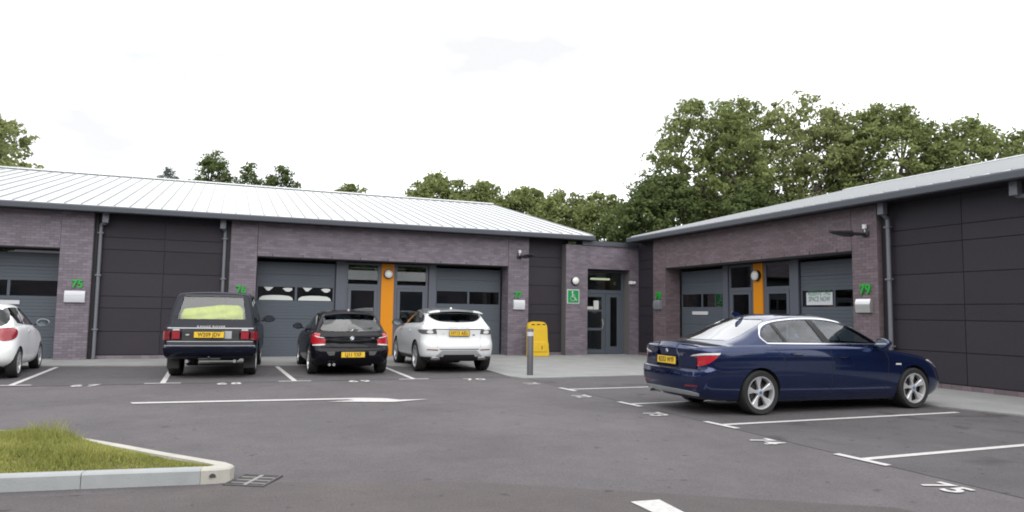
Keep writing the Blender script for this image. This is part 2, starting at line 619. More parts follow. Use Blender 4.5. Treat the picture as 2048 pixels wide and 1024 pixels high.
# nose piece
nose = [17, 0, 1, 2, 3, 4]
kerb_piece([ISL[i] for i in nose], [inner[17], (-0.10, 6.84), (-0.06, 6.85), (-0.04, 6.88), (-0.08, 6.95), inner[4]], 'kerb_pale')
# straight runs cut in stones
def run(ids, L, m):
    po = [Vector(ISL[i]) for i in ids]
    pi_ = [Vector(inner[i]) for i in ids]
    cum = [0]
    for k in range(len(po) - 1): cum.append(cum[-1] + (po[k + 1] - po[k]).length)
    def at(s, arr):
        for k in range(len(arr) - 1):
            if s <= cum[k + 1] or k == len(arr) - 2:
                t = (s - cum[k]) / (cum[k + 1] - cum[k])
                return tuple(arr[k].lerp(arr[k + 1], t))
    s = 0.0
    while s < cum[-1] - 0.05:
        e = min(s + L, cum[-1])
        ss = [s + 0.003] + [c for c in cum if s + 0.03 < c < e - 0.03] + [e - 0.003]
        kerb_piece([at(q, po) for q in ss], [at(q, pi_) for q in ss], m)
        s = e


run([17, 16, 15, 14, 13, 12], 0.925, 'kerb_concrete')
run([4, 5, 6, 7, 8, 9, 10, 11], 0.5, 'kerb_pale')
# small drain notch cast in the nose piece
bm = bmesh.new()
lathe(bm, [(0.002, 0.0), (0.027, 0.0), (0.027, 0.02), (0.002, 0.02)], 16, 'y', (-0.055, 6.713, 0.055))
for v in bm.verts:
    if v.co.z < 0.05: v.co.z = 0.05
from_bm('drain_notch', bm, 'iron', island)


def mound(x, y):
    n = 0.03 * math.sin(x * 2.3 + 1) * math.cos(y * 1.9) + 0.02 * math.sin(x * 5.1 + y * 3.3)
    return n


def pip(x, y, poly):
    c = False
    j = len(poly) - 1
    for i in range(len(poly)):
        if (poly[i][1] > y) != (poly[j][1] > y) and x < (poly[j][0] - poly[i][0]) * (y - poly[i][1]) / (poly[j][1] - poly[i][1]) + poly[i][0]:
            c = not c
        j = i
    return c


def dist_edge(x, y, poly):
    p = Vector((x, y))
    best = 9
    for i in range(len(poly)):
        a, b = Vector(poly[i - 1]), Vector(poly[i])
        ab = b - a
        t = max(0, min(1, (p - a).dot(ab) / max(1e-9, ab.length_squared)))
        best = min(best, (p - a - ab * t).length)
    return best


def island_z(x, y):
    d = dist_edge(x, y, inner)
    return 0.095 + 0.10 * min(1, d / 0.9) ** 0.8 + mound(x, y) * min(1, d / 0.5)


bm = bmesh.new()
f = bm.faces.new([bm.verts.new((x, y, 0)) for x, y in inset_poly(inner, -0.01)])
for k in range(40):
    bmesh.ops.bisect_plane(bm, geom=bm.verts[:] + bm.edges[:] + bm.faces[:], plane_co=(-12 + k * 0.32, 0, 0), plane_no=(1, 0, 0))
for k in range(18):
    bmesh.ops.bisect_plane(bm, geom=bm.verts[:] + bm.edges[:] + bm.faces[:], plane_co=(0, 6.6 + k * 0.3, 0), plane_no=(0, 1, 0))
for v in bm.verts: v.co.z = island_z(v.co.x, v.co.y) - 0.012
tag(from_bm('grass_bank', bm, 'soil', smooth=True), kind='structure')


def grass(name, n, region, hfun, m, lean=0.5, wd=0.006):
    vs, fs = [], []
    k = 0
    tries = 0
    while k < n and tries < n * 6:
        tries += 1
        x = random.uniform(region[0], region[1])
        y = random.uniform(region[2], region[3])
        if random.random() > 1.15 - 0.05 * (y - 6.5) * 2: continue
        if not pip(x, y, inner): continue
        h = hfun(x, y) * random.uniform(0.45, 1.25)
        if h < 0.012: continue
        z = island_z(x, y) - 0.012
        a = random.uniform(0, 6.283)
        w = wd * random.uniform(0.7, 1.5)
        dx, dy = math.cos(a) * w, math.sin(a) * w
        b = random.uniform(0, 6.283)
        l = h * lean * random.random()
        lx, ly = math.cos(b) * l, math.sin(b) * l
        i = len(vs)
        vs += [(x - dx, y - dy, z), (x + dx, y + dy, z), (x + lx * 0.35 + dx * 0.8, y + ly * 0.35 + dy * 0.8, z + h * 0.6), (x + lx * 0.35 - dx * 0.8, y + ly * 0.35 - dy * 0.8, z + h * 0.6), (x + lx, y + ly, z + h)]
        fs += [(i, i + 1, i + 2, i + 3), (i + 3, i + 2, i + 4)]
        k += 1
    me = bpy.data.meshes.new(name)
    me.from_pydata(vs, [], fs)
    o = link(name, me, m)
    return tag(o, kind='stuff')


def gh(x, y):
    d = dist_edge(x, y, inner)
    h = 0.026 + 0.03 * min(1, d / 0.6)
    h *= 0.75 + 0.5 * (0.5 + 0.5 * math.sin(x * 4.2 + 1.3 * math.sin(y * 3)))
    if y > 8.0: h += 0.085 * min(1, (y - 8.0)) * (0.6 + 0.4 * math.sin(x * 3))
    return h


tag(grass('grass', 92000, (-6.5, 0.1, 6.7, 10.9), gh, 'grass_blade', 0.7, 0.0045), 'short mown grass covering the kerbed island at lower left', 'grass')


def tuft_h(x, y):
    r = math.hypot((x + 1.60) / 0.55, (y - 8.75) / 0.40)
    return 0.22 * math.exp(-r * r * 1.1)


o = grass('grass_tuft', 1900, (-2.5, -0.9, 8.1, 9.6), tuft_h, 'grass_blade', 0.9, 0.003)
tag(o, 'taller wispy tuft of grass at the back of the kerbed island', 'grass tuft')

# drain grate beside the kerb nose
grate = tag(empty('drain_grate', (0.28, 6.72, 0)), 'slotted iron drain grate set in asphalt beside the kerb nose', 'drain grate')
gx, gy = Vector((0.30, -0.16)), Vector((0.17, 0.34))
gM = Matrix(((gx.x, gy.x, 0, 0), (gx.y, gy.y, 0, 0), (0, 0, 1, 0), (0, 0, 0, 1)))


def gbox(name, u0, u1, v0, v1, z0, z1, m):
    bm = bmesh.new()
    bm_box(bm, u0, u1, v0, v1, z0, z1)
    bmesh.ops.transform(bm, matrix=gM, verts=bm.verts[:])
    return from_bm(name, bm, m, grate)


gbox('pit', -0.49, 0.49, -0.49, 0.49, -0.001, 0.001, 'wheel_well')
for a in ((-0.54, -0.46, -0.54, 0.54), (0.46, 0.54, -0.54, 0.54)): gbox('frame', *a, -0.01, 0.007, 'iron')
for a in ((-0.46, 0.46, -0.54, -0.47), (-0.46, 0.46, 0.47, 0.54)): gbox('frame', *a, -0.01, 0.006, 'iron')
gbox('spine', -0.05, 0.05, -0.47, 0.47, -0.01, 0.0066, 'iron_worn')
for s in (-1, 1):
    for k in range(7):
        v = -0.40 + k * 0.133
        gbox('bar', s * 0.055, s * 0.455, v - 0.028, v + 0.028, -0.01, 0.0052, 'iron_worn' if k % 2 else 'iron')

# ------------------------------------------------------------------ the two unit blocks
# facade coordinates: u along the wall, d depth into the building, z up
def TL(u, d, z): return (u, 23.0 + d, z)
def TR(u, d, z): return (14.12 + d, u, z)


def fbox(T, name, u0, u1, d0, d1, z0, z1, m, parent, bev=0.0):
    bm = bmesh.new()
    if bev:
        bm_box(bm, u0, u1, d0, d1, z0, z1, bev)
        for v in bm.verts: v.co = T(*v.co)
    else:
        bm_box(bm, u0, u1, d0, d1, z0, z1)
        for v in bm.verts: v.co = T(*v.co)
    return from_bm(name, bm, m, parent)


BL, BH = 0.225, 0.075


def brick_rect(T, u0, u1, z0, z1, parent, d=0.0, single=False, rev=None):
    """bricks standing 8 mm proud of a mortar face at depth d, running bond."""
    nrow = int(round((z1 - z0) / BH))
    bh = (z1 - z0) / nrow
    bm = bmesh.new()
    me1 = None
    for r in range(nrow):
        za, zb = z0 + r * bh + 0.005, z0 + (r + 1) * bh - 0.005
        off = (r % 2) * BL / 2
        u = u0 - off
        while u < u1 - 0.01:
            a, b = max(u, u0) + 0.004, min(u + BL, u1) - 0.004
            u += BL
            if b - a < 0.03: continue
            j = random.uniform(-0.0015, 0.0015)
            if single:
                key = round(b - a, 3)
                me = SB.get((key, T))
                if me is None:
                    b2 = bmesh.new()
                    bm_box(b2, 0, b - a, -0.008, 0.02, 0, bh - 0.01)
                    for v in b2.verts:
                        p0 = T(0, 0, 0)
                        q = T(*v.co)
                        v.co = (q[0] - p0[0], q[1] - p0[1], q[2] - p0[2])
                    bmesh.ops.recalc_face_normals(b2, faces=b2.faces[:])
                    me = bpy.data.meshes.new('brick')
                    b2.to_mesh(me)
                    b2.free()
                    me.materials.append(MATS['brick_single'])
                    SB[(key, T)] = me
                o = bpy.data.objects.new('brick', me)
                COL.objects.link(o)
                o.location = T(a, d + j, za)
                o.parent = parent
            else:
                bm_box(bm, a, b, d - 0.008 + j, d + 0.02, za, zb)
    if not single:
        for v in bm.verts: v.co = T(*v.co)
        o = from_bm('brickwork', bm, 'brick_no_sky_tint' if T is TR else 'brick', parent)
        o['kind'] = 'stuff'


SB = {}


def pier(T, B, u0, u1, z0=0.02, z1=4.17, single=False, depth=0.6, name='brick_pier', sides=True):
    p = fbox(T, name, u0 + 0.003, u1 - 0.003, 0.0, depth, z0, z1, 'mortar', B)
    brick_rect(T, u0, u1, z0, z1, p, 0.0, single)
    if sides:
        # returns: bricks on both reveal faces, as dark rows
        bm = bmesh.new()
        nrow = int(round((z1 - z0) / BH))
        bh = (z1 - z0) / nrow
        for s, uu in ((-1, u0), (1, u1)):
            for r in range(nrow):
                za, zb = z0 + r * bh + 0.005, z0 + (r + 1) * bh - 0.005
                dd = 0.004 + (r % 2) * 0.1
                edges = [0.022] + [e for e in np.arange(dd + 0.1, depth - 0.02, 0.225)] + [depth - 0.001]
                for a, b in zip(edges[:-1], edges[1:]):
                    if b - a < 0.03: continue
                    if s < 0: bm_box(bm, uu - 0.004, uu + 0.02, a + 0.004, b - 0.004, za, zb)
                    else: bm_box(bm, uu - 0.02, uu + 0.004, a + 0.004, b - 0.004, za, zb)
        for v in bm.verts: v.co = T(*v.co)
        o = from_bm('brickwork', bm, 'brick_no_sky_tint' if T is TR else 'brick', p)
        o['kind'] = 'stuff'
    return p


def door_profile(T, B, u0, u1, D, name='sectional_door', decals=False):
    g = empty(name, (0, 0, 0), 0, B)
    secs = [(0.03, 0.62), (0.62, 1.21), (1.21, 1.79), (1.79, 2.22), (2.22, 2.62), (2.62, 3.02)]
    for k, (a, b) in enumerate(secs):
        if k == 3: continue
        bm = bmesh.new()
        n = max(3, int(round((b - a) / 0.098)))
        prof = [(D + 0.04, a + 0.002), (D + 0.004, a + 0.002)]
        for i in range(n):
            za = a + 0.006 + (b - a - 0.012) * i / n
            zb = a + 0.006 + (b - a - 0.012) * (i + 1) / n
            prof += [(D + 0.001, za + 0.002), (D, zb - 0.009), (D + 0.007, zb - 0.006), (D + 0.007, zb - 0.002)]
        prof += [(D + 0.004, b - 0.003), (D + 0.04, b - 0.003)]
        prism(bm, prof, lambda d, z: T(u0, d, z), lambda d, z: T(u1, d, z))
        from_bm('door_section', bm, 'door_steel', g)
    a, b = secs[3]
    um = (u0 + u1) / 2
    for q in ((u0, u0 + 0.05), (um - 0.035, um + 0.035), (u1 - 0.05, u1)):
        fbox(T, 'frame', q[0], q[1], D - 0.002, D + 0.04, a + 0.002, b - 0.002, 'door_steel', g)
    for q in ((u0 + 0.05, um - 0.035), (um + 0.035, u1 - 0.05)):
        fbox(T, 'pane', q[0], q[1], D + 0.012, D + 0.018, a + 0.002, b - 0.002, 'window_glass', g)
        if decals:
            w = q[1] - q[0]
            def cloud(pts, nm):
                bm = bmesh.new()
                prism(bm, pts, lambda u, z: T(q[0] + u * w, D + 0.011, a + z), lambda u, z: T(q[0] + u * w, D + 0.007, a + z))
                from_bm(nm, bm, 'paper', g)
            H = b - a
            cloud([(0.03, 0.01), (0.96, 0.01), (0.93, 0.09), (0.84, 0.145), (0.62, 0.165), (0.36, 0.165), (0.14, 0.14), (0.06, 0.08)], 'white_film')
            cloud([(0.15, H - 0.01), (0.42, H - 0.01), (0.36, H - 0.07), (0.30, H - 0.13), (0.24, H - 0.12), (0.20, H - 0.06)], 'white_film')
            cloud([(0.66, H - 0.05), (0.72, H - 0.03), (0.80, H - 0.02), (0.92, H - 0.03), (0.93, H - 0.09), (0.84, H - 0.15), (0.76, H - 0.14)], 'white_film')
    # dark rebate above
    return g


def window_unit(T, B, u0, u1, D, hinge):
    """glazed door with toplight between two shutters."""
    g = empty('glazed_door', (0, 0, 0), 0, B)
    F = 'frame_steel'
    fw_ = 0.07
    top, tr0, tr1 = 3.08, 2.27, 2.43
    fbox(T, 'frame', u0, u0 + fw_, D, D + 0.06, 0.03, top, F, g)
    fbox(T, 'frame', u1 - fw_, u1, D, D + 0.06, 0.03, top, F, g)
    fbox(T, 'frame', u0 + fw_, u1 - fw_, D, D + 0.06, top - 0.06, top, F, g)
    fbox(T, 'frame', u0 + fw_, u1 - fw_, D - 0.003, D + 0.06, tr0, tr1 - 0.05, F, g)
    fbox(T, 'pane', u0 + fw_, u1 - fw_, D + 0.025, D + 0.03, tr1 - 0.05, top - 0.06, 'window_glass', g)
    a, b = u0 + fw_ + 0.008, u1 - fw_ - 0.008
    s = 0.10
    fbox(T, 'door_leaf', a, a + s, D - 0.012, D + 0.04, 0.04, tr0 - 0.008, F, g)
    fbox(T, 'door_leaf', b - s, b, D - 0.012, D + 0.04, 0.04, tr0 - 0.008, F, g)
    fbox(T, 'door_leaf', a + s, b - s, D - 0.012, D + 0.04, tr0 - 0.10, tr0 - 0.008, F, g)
    fbox(T, 'door_leaf', a + s, b - s, D - 0.012, D + 0.04, 0.95, 1.07, F, g)
    fbox(T, 'door_leaf', a + s, b - s, D - 0.012, D + 0.04, 0.04, 0.26, F, g)
    fbox(T, 'pane', a + s, b - s, D + 0.012, D + 0.018, 1.07, tr0 - 0.10, 'window_glass', g)
    fbox(T, 'pane', a + s, b - s, D + 0.012, D + 0.018, 0.26, 0.95, 'window_glass', g)
    hu = a + 0.05 if hinge < 0 else b - 0.05
    fbox(T, 'handle', hu - 0.012, hu + 0.012, D - 0.06, D - 0.035, 0.9, 1.25, 'silver_metal', g)


def unit(T, B, v0, v1, D=0.62, flip=False, decals=False, single=None):
    """opening v0..v1 between brick piers: door, post, glazed door, orange, glazed door, post, door."""
    def M(a): return a if not flip else v0 + v1 - a
    def seg(a, b):
        a, b = M(a), M(b)
        return (min(a, b), max(a, b))
    W = v1 - v0
    k = W / 8.30
    x = [0, 2.44, 2.48, 2.80, 3.92, 3.97, 4.39, 4.44, 5.58, 5.61, 5.86, 8.28]
    x = [v0 + q * k for q in x]
    door_profile(T, B, *seg(x[0] + 0.03, x[1]), D + 0.02, decals=decals)
    fbox(T, 'door_post', *seg(x[1], x[2]), D + 0.01, D + 0.08, 0.03, 3.1, 'dark_trim', B)
    fbox(T, 'door_post', *seg(x[2], x[3]), D - 0.04, D + 0.08, 0.03, 3.1, 'frame_steel', B)
    window_unit(T, B, *seg(x[3], x[4]), D, -1)
    fbox(T, 'orange_panel', *seg(x[5], x[6]), D - 0.03, D + 0.06, 0.03, 3.08, 'orange_panel', B)
    fbox(T, 'door_post', *seg(x[4], x[5]), D + 0.005, D + 0.06, 0.03, 3.09, 'frame_steel', B)
    fbox(T, 'door_post', *seg(x[6], x[7]), D + 0.005, D + 0.06, 0.03, 3.09, 'frame_steel', B)
    window_unit(T, B, *seg(x[7], x[8]), D, 1)
    fbox(T, 'door_post', *seg(x[8], x[9]), D + 0.01, D + 0.08, 0.03, 3.1, 'dark_trim', B)
    fbox(T, 'door_post', *seg(x[9], x[10]), D - 0.04, D + 0.08, 0.03, 3.1, 'frame_steel', B)
    door_profile(T, B, *seg(x[10], x[11] - 0.02), D + 0.02)
    # head: dark soffit above the doors and steel lintel edge
    fbox(T, 'door_head', v0 + 0.004, v1 - 0.004, D - 0.03, D + 0.3, 3.10, 3.19, 'dark_trim', B)
    fbox(T, 'lintel_edge', v0 + 0.004, v1 - 0.004, -0.004, 0.10, 3.118, 3.135, 'dark_trim', B)
    lin = fbox(T, 'brick_lintel', v0 + 0.001, v1 - 0.001, 0.0, D + 0.2, 3.136, 4.17, 'mortar', B)
    brick_rect(T, v0, v1, 3.14, 4.17, lin)
    # weep vents along the bottom course of the lintel
    n = int((v1 - v0) / 0.9)
    for i in range(n):
        u = v0 + 0.45 + i * 0.9
        fbox(T, 'weep_vent', u - 0.012, u + 0.012, -0.012, 0.02, 3.145, 3.21, 'dark_trim', B)
    # dim interior seen through the glass
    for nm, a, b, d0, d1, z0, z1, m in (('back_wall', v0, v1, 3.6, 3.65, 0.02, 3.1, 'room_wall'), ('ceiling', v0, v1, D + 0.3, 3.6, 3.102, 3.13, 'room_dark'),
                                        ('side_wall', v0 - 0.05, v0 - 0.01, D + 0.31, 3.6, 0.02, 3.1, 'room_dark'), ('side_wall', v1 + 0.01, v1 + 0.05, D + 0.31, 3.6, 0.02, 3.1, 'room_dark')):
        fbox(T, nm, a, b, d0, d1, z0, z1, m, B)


def cladding(T, B, u0, u1, n, D=0.20):
    rows = [0.13, 0.80, 1.475, 1.815, 2.495, 3.165, 3.515, 4.17]
    fbox(T, 'cladding_backing', u0, u1, D + 0.03, D + 0.35, 0.02, 4.17, 'dark_trim', B)
    plinth = fbox(T, 'plinth', u0, u1, D - 0.02, D + 0.029, 0.02, 0.115, 'mortar', B)
    brick_rect(T, u0, u1, 0.02, 0.115, plinth, D - 0.02)
    w = (u1 - u0) / n
    for i in range(n):
        for a, b in zip(rows[:-1], rows[1:]):
            fbox(T, 'cladding_panel', u0 + i * w + 0.007, u0 + (i + 1) * w - 0.007, D, D + 0.028, a + 0.008, b - 0.008, 'cladding', B)


def downpipe(T, B, hu, pu, D=0.20):
    """hopper at hu under the gutter, swan neck to pipe at pu."""
    g = empty('downpipe', (0, 0, 0), 0, B)
    bm = bmesh.new()
    bm_box(bm, hu - 0.08, hu + 0.08, -0.15, 0.0, 3.90, 4.19, 0.01)
    for v in bm.verts: v.co = T(*v.co)
    from_bm('hopper', bm, 'pipe_steel', g)
    bm = bmesh.new()
    r = 0.048
    pts = [(hu, -0.07, 3.95), (hu, -0.02, 3.90), (pu, 0.09, 3.86), (pu, 0.09, 3.80)] if abs(hu - pu) > 0.04 else [(hu, -0.07, 3.91), (pu, 0.09, 3.82), (pu, 0.09, 3.8)]
    for a, b in zip(pts[:-1], pts[1:]): tube(bm, T(*a), T(*b), r, n=12)
    tube(bm, T(pu, 0.09, 3.81), T(pu, 0.09, 0.03), r, n=12)
    from_bm('pipe', bm, 'pipe_steel', g, smooth=True)
    for z in (3.62, 2.4, 0.86):
        bm = bmesh.new()
        bm_box(bm, pu - 0.075, pu + 0.075, 0.03, 0.145, z - 0.02, z + 0.02, 0.006)
        for v in bm.verts: v.co = T(*v.co)
        from_bm('bracket', bm, 'pipe_steel', g)


def gable_roof(T, B, u0, u1, seam):
    Z0, ZR, RD, E = 4.30, 6.93, 10.5, -0.30
    roof = empty('roof', (0, 0, 0), 0, B)

    def slab(name, d0, z0, d1, z1, th, m, ua=u0, ub=u1):
        bm = bmesh.new()
        prism(bm, [(d0, z0), (d1, z1), (d1, z1 + th), (d0, z0 + th)], lambda d, z: T(ua, d, z), lambda d, z: T(ub, d, z))
        return from_bm(name, bm, m, roof)
    slab('roof_slope', E, Z0, RD, ZR, 0.06, 'roof_metal')
    slab('roof_slope', 2 * RD + 0.3, Z0 - 0.05, RD + 0.002, ZR, 0.06, 'roof_metal')
    # standing seams
    sl = (ZR - Z0) / (RD - E)
    bm = bmesh.new()
    d0, d1 = E + 0.01, RD - 0.02
    z0, z1 = Z0 + 0.06 + (d0 - E) * sl, Z0 + 0.06 + (d1 - E) * sl
    prism(bm, [(d0, z0), (d1, z1), (d1, z1 + 0.038), (d0, z0 + 0.038)], lambda d, z: (Vector(T(-0.011, d, z)) - Vector(T(0, 0, 0))), lambda d, z: (Vector(T(0.011, d, z)) - Vector(T(0, 0, 0))))
    bmesh.ops.recalc_face_normals(bm, faces=bm.faces[:])
    me = bpy.data.meshes.new('roof_seam')
    bm.to_mesh(me)
    bm.free()
    me.materials.append(MATS['roof_seam'])
    u = u1 - 0.03 if T is TL else u1 - 0.03
    while u > u0:
        o = bpy.data.objects.new('roof_seam', me)
        COL.objects.link(o)
        o.location = T(u, 0, 0)
        o.parent = roof
        u -= seam
    # ridge capping with vent gap below it
    bm = bmesh.new()
    prism(bm, [(RD - 0.22, ZR + 0.05), (RD, ZR + 0.115), (RD + 0.22, ZR + 0.05), (RD + 0.22, ZR + 0.075), (RD, ZR + 0.14), (RD - 0.22, ZR + 0.075)], lambda d, z: T(u0, d, z), lambda d, z: T(u1 + 0.02, d, z))
    from_bm('ridge_cap', bm, 'roof_metal', roof)
    # gutter: box profile with rounded lip
    bm = bmesh.new()
    prism(bm, [(E - 0.14, 4.16), (E - 0.165, 4.18), (E - 0.17, 4.30), (E - 0.155, 4.335), (E - 0.135, 4.335), (E - 0.13, 4.31), (E - 0.02, 4.31), (E - 0.02, 4.16)],
          lambda d, z: T(u0, d, z), lambda d, z: T(u1 + 0.01, d, z))
    from_bm('gutter', bm, 'gutter_steel', B)
    fbox(T, 'soffit', u0, u1, E - 0.02, 0.40, 4.172, 4.22, 'dark_trim', B)
    fbox(T, 'wall_plate', u0, u1 - 0.3 if T is TL else u1 - 1.3, 0.05, 0.6, 4.171, 4.171 + 0.001, 'dark_trim', B)
    # gable triangles and barge boards
    for uu, s in ((u0, 1), (u1, -1)):
        bm = bmesh.new()
        prism(bm, [(1.1, 0.02), (2 * RD, 0.02), (2 * RD, 4.2), (RD, ZR - 0.04), (1.1, 4.60)], lambda d, z: T(uu + s * 1.05, d, z), lambda d, z: T(uu + s * 1.25, d, z))
        from_bm('gable_wall', bm, 'mortar', B)
        bm = bmesh.new()
        prism(bm, [(E, Z0 - 0.12), (RD, ZR - 0.12), (2 * RD + 0.3, Z0 - 0.17), (2 * RD + 0.3, Z0 + 0.05), (RD, ZR + 0.062), (E, Z0 + 0.062)], lambda d, z: T(uu - s * 0.001, d, z), lambda d, z: T(uu - s * 0.025, d, z))
        from_bm('barge_board', bm, 'barge_metal', roof)


BLK = empty('industrial_unit_block', (2, 23, 0))
BLK_T = Vector((2, 23, 0))
tag(BLK, 'long low brick unit block with pale metal roof behind the four parked cars', 'building')
BRK = empty('industrial_unit_block', (14.12, 12, 0))
tag(BRK, 'low brick unit block with grey roof running towards the camera on the right', 'building')


class Root:
    pass


def build_left():
    B = empty('tmp_root')
    # far left unit, only its last door shows
    door_profile(TL, B, -6.98, -4.42 - 0.03, 0.64)
    fbox(TL, 'door_post', -7.35, -7.0, 0.58, 0.70, 0.03, 3.1, 'frame_steel', B)
    fbox(TL, 'door_head', -7.35, -4.42, 0.59, 0.92, 3.10, 3.19, 'dark_trim', B)
    fbox(TL, 'lintel_edge', -7.35, -4.42, -0.004, 0.10, 3.118, 3.135, 'dark_trim', B)
    lin = fbox(TL, 'brick_lintel', -9.3, -4.421, 0.0, 0.82, 3.136, 4.17, 'mortar', B)
    brick_rect(TL, -9.3, -4.42, 3.14, 4.17, lin)
    fbox(TL, 'back_wall', -9.3, -4.4, 2.6, 2.65, 0.02, 3.1, 'room_wall', B)
    fbox(TL, 'side_wall', -9.3, -7.36, 0.6, 0.7, 0.02, 3.13, 'frame_steel', B)
    pier(TL, B, -4.42, -3.62)
    cladding(TL, B, -3.615, 0.015, 2)
    fbox(TL, 'corner_strip', -3.612, -3.53, 0.13, 0.195, 0.02, 4.17, 'dark_trim', B)  # plain dark upright strips where the cladding meets the piers
    fbox(TL, 'corner_strip', -0.11, 0.014, 0.13, 0.195, 0.02, 4.17, 'dark_trim', B)
    downpipe(TL, B, -3.33, -3.46)
    downpipe(TL, B, -0.22, -0.155)
    pier(TL, B, 0.02, 0.78)
    unit(TL, B, 0.79, 9.09, decals=True)
    pier(TL, B, 9.10, 9.88)
    cladding(TL, B, 9.885, 11.5, 1, 0.15)
    gable_roof(TL, B, -12.5, 12.30, 0.405)
    return B


def build_right():
    B = empty('tmp_root')
    cladding(TR, B, 21.56, 22.78, 1, 0.15)
    pier(TR, B, 20.80, 21.55)
    unit(TR, B, 12.86, 20.79)
    pier(TR, B, 12.12, 12.85, single=True)
    cladding(TR, B, 8.28, 12.11, 2, 0.20)
    fbox(TR, 'corner_strip', 11.99, 12.108, 0.13, 0.195, 0.02, 4.17, 'dark_trim', B)  # dark strip painting in the shade on the brick reveal
    downpipe(TR, B, 11.90, 11.90)
    downpipe(TR, B, 8.90, 8.50)
    pier(TR, B, 7.52, 8.275)
    cladding(TR, B, 3.6, 7.51, 2, 0.20)
    gable_roof(TR, B, 1.0, 22.62, 0.405)
    return B


def adopt(tmp, root):
    for ch in list(tmp.children):
        ch.parent = root
        ch.matrix_parent_inverse = Matrix.Translation(root.location).inverted()
    bpy.data.objects.remove(tmp)


adopt(build_left(), BLK)
adopt(build_right(), BRK)

# ------------------------------------------------------------------ entrance link between the blocks
ENT = empty('entrance_link', (12.7, 22.8, 0))
tag(ENT, 'recessed brick entrance with glazed door and flat parapet in the corner between the blocks', 'entrance building')
tmp = empty('tmp_root')
def TE(u, d, z): return (u, 22.8 + d, z)
p = fbox(TE, 'brick_pier', 11.253, 12.127, 0.0, 1.0, 0.02, 4.0, 'mortar', tmp)
brick_rect(TE, 11.25, 12.13, 0.02, 4.0, p)
p = fbox(TE, 'brick_pier', 13.90, 14.34, 0.0, 1.0, 0.02, 4.0, 'mortar', tmp)
brick_rect(TE, 13.898, 14.30, 0.02, 4.0, p)
p = fbox(TE, 'brick_lintel', 12.128, 13.897, 0.0, 1.0, 3.15, 4.0, 'mortar', tmp)
brick_rect(TE, 12.13, 13.898, 3.152, 4.0, p)
fbox(TE, 'parapet_flashing', 11.9, 14.5, -0.06, 0.5, 4.0, 4.17, 'gutter_steel', tmp)
fbox(TE, 'flat_roof', 11.6, 16, 0.5, 8, 4.0, 4.06, 'gutter_steel', tmp)
fbox(TE, 'lintel_edge', 12.13, 13.897, -0.004, 0.6, 3.13, 3.149, 'dark_trim', tmp)
D = 0.45
g = empty('glazed_screen', (0, 0, 0), 0, tmp)
F = 'door_steel'
for a in ((12.13, 12.21, 0.03, 3.12), (13.81, 13.895, 0.03, 3.12)): fbox(TE, 'frame', a[0], a[1], D, D + 0.07, a[2], a[3], F, g)
fbox(TE, 'frame', 12.21, 13.81, D, D + 0.07, 3.05, 3.12, F, g)
fbox(TE, 'frame', 12.21, 13.81, D - 0.003, D + 0.07, 2.27, 2.40, F, g)
fbox(TE, 'frame', 13.05, 13.12, D, D + 0.07, 0.03, 2.27, F, g)
fbox(TE, 'pane', 12.21, 13.81, D + 0.03, D + 0.036, 2.40, 3.05, 'window_glass', g)
dl = empty('glazed_door', (0, 0, 0), 0, tmp)
for a in ((12.22, 12.30, 0.04, 2.26), (12.96, 13.04, 0.04, 2.26), (12.30, 12.96, 2.14, 2.26), (12.30, 12.96, 0.90, 0.99), (12.30, 12.96, 1.60, 1.66), (12.30, 12.96, 0.04, 0.20)):
    fbox(TE, 'door_leaf', a[0], a[1], D - 0.01, D + 0.045, a[2], a[3], F, dl)
for z0, z1 in ((0.20, 0.90), (0.99, 1.60), (1.66, 2.14)): fbox(TE, 'pane', 12.30, 12.96, D + 0.012, D + 0.017, z0, z1, 'window_glass', dl)
for a in ((13.13, 13.33, 0.04, 2.26), (13.62, 13.80, 0.04, 2.26), (13.33, 13.62, 2.14, 2.26), (13.33, 13.62, 0.04, 0.3)):
    fbox(TE, 'door_leaf', a[0], a[1], D - 0.01, D + 0.045, a[2], a[3], F, dl)
fbox(TE, 'pane', 13.33, 13.62, D + 0.012, D + 0.017, 0.3, 2.14, 'window_glass', dl)
bm = bmesh.new()
pts = [(12.98, D - 0.012, 0.98), (12.97, D - 0.06, 1.0), (12.99, D - 0.075, 1.14), (12.97, D - 0.06, 1.28), (12.98, D - 0.012, 1.30)]
for a, b in zip(pts[:-1], pts[1:]): tube(bm, TE(*a), TE(*b), 0.014)
from_bm('handle', bm, 'silver_metal', dl)
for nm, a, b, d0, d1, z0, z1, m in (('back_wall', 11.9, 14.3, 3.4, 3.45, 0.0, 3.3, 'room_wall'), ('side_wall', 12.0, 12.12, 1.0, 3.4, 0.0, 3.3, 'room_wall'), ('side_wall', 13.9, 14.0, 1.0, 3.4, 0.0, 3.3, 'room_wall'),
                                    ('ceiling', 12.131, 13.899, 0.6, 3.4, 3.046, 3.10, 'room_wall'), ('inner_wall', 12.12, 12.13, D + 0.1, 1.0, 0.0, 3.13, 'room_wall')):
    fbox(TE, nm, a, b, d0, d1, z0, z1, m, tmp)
adopt(tmp, ENT)
# fluorescent ceiling light inside the entrance
lt = tag(empty('strip_light', (13.42, 24.2, 2.99)), 'lit fluorescent strip light on the ceiling behind the entrance glass', 'strip light')
bm = bmesh.new()
lathe(bm, [(0.001, -0.42), (0.03, -0.42), (0.035, -0.40), (0.035, 0.40), (0.03, 0.42), (0.001, 0.42)], 16, 'x')
o = from_bm('diffuser', bm, 'tube_light', lt, smooth=True)
o.location.z = -0.13
o2 = box('tray', -0.46, 0.46, -0.05, 0.05, -0.085, 0.055, 'white_plastic', lt)
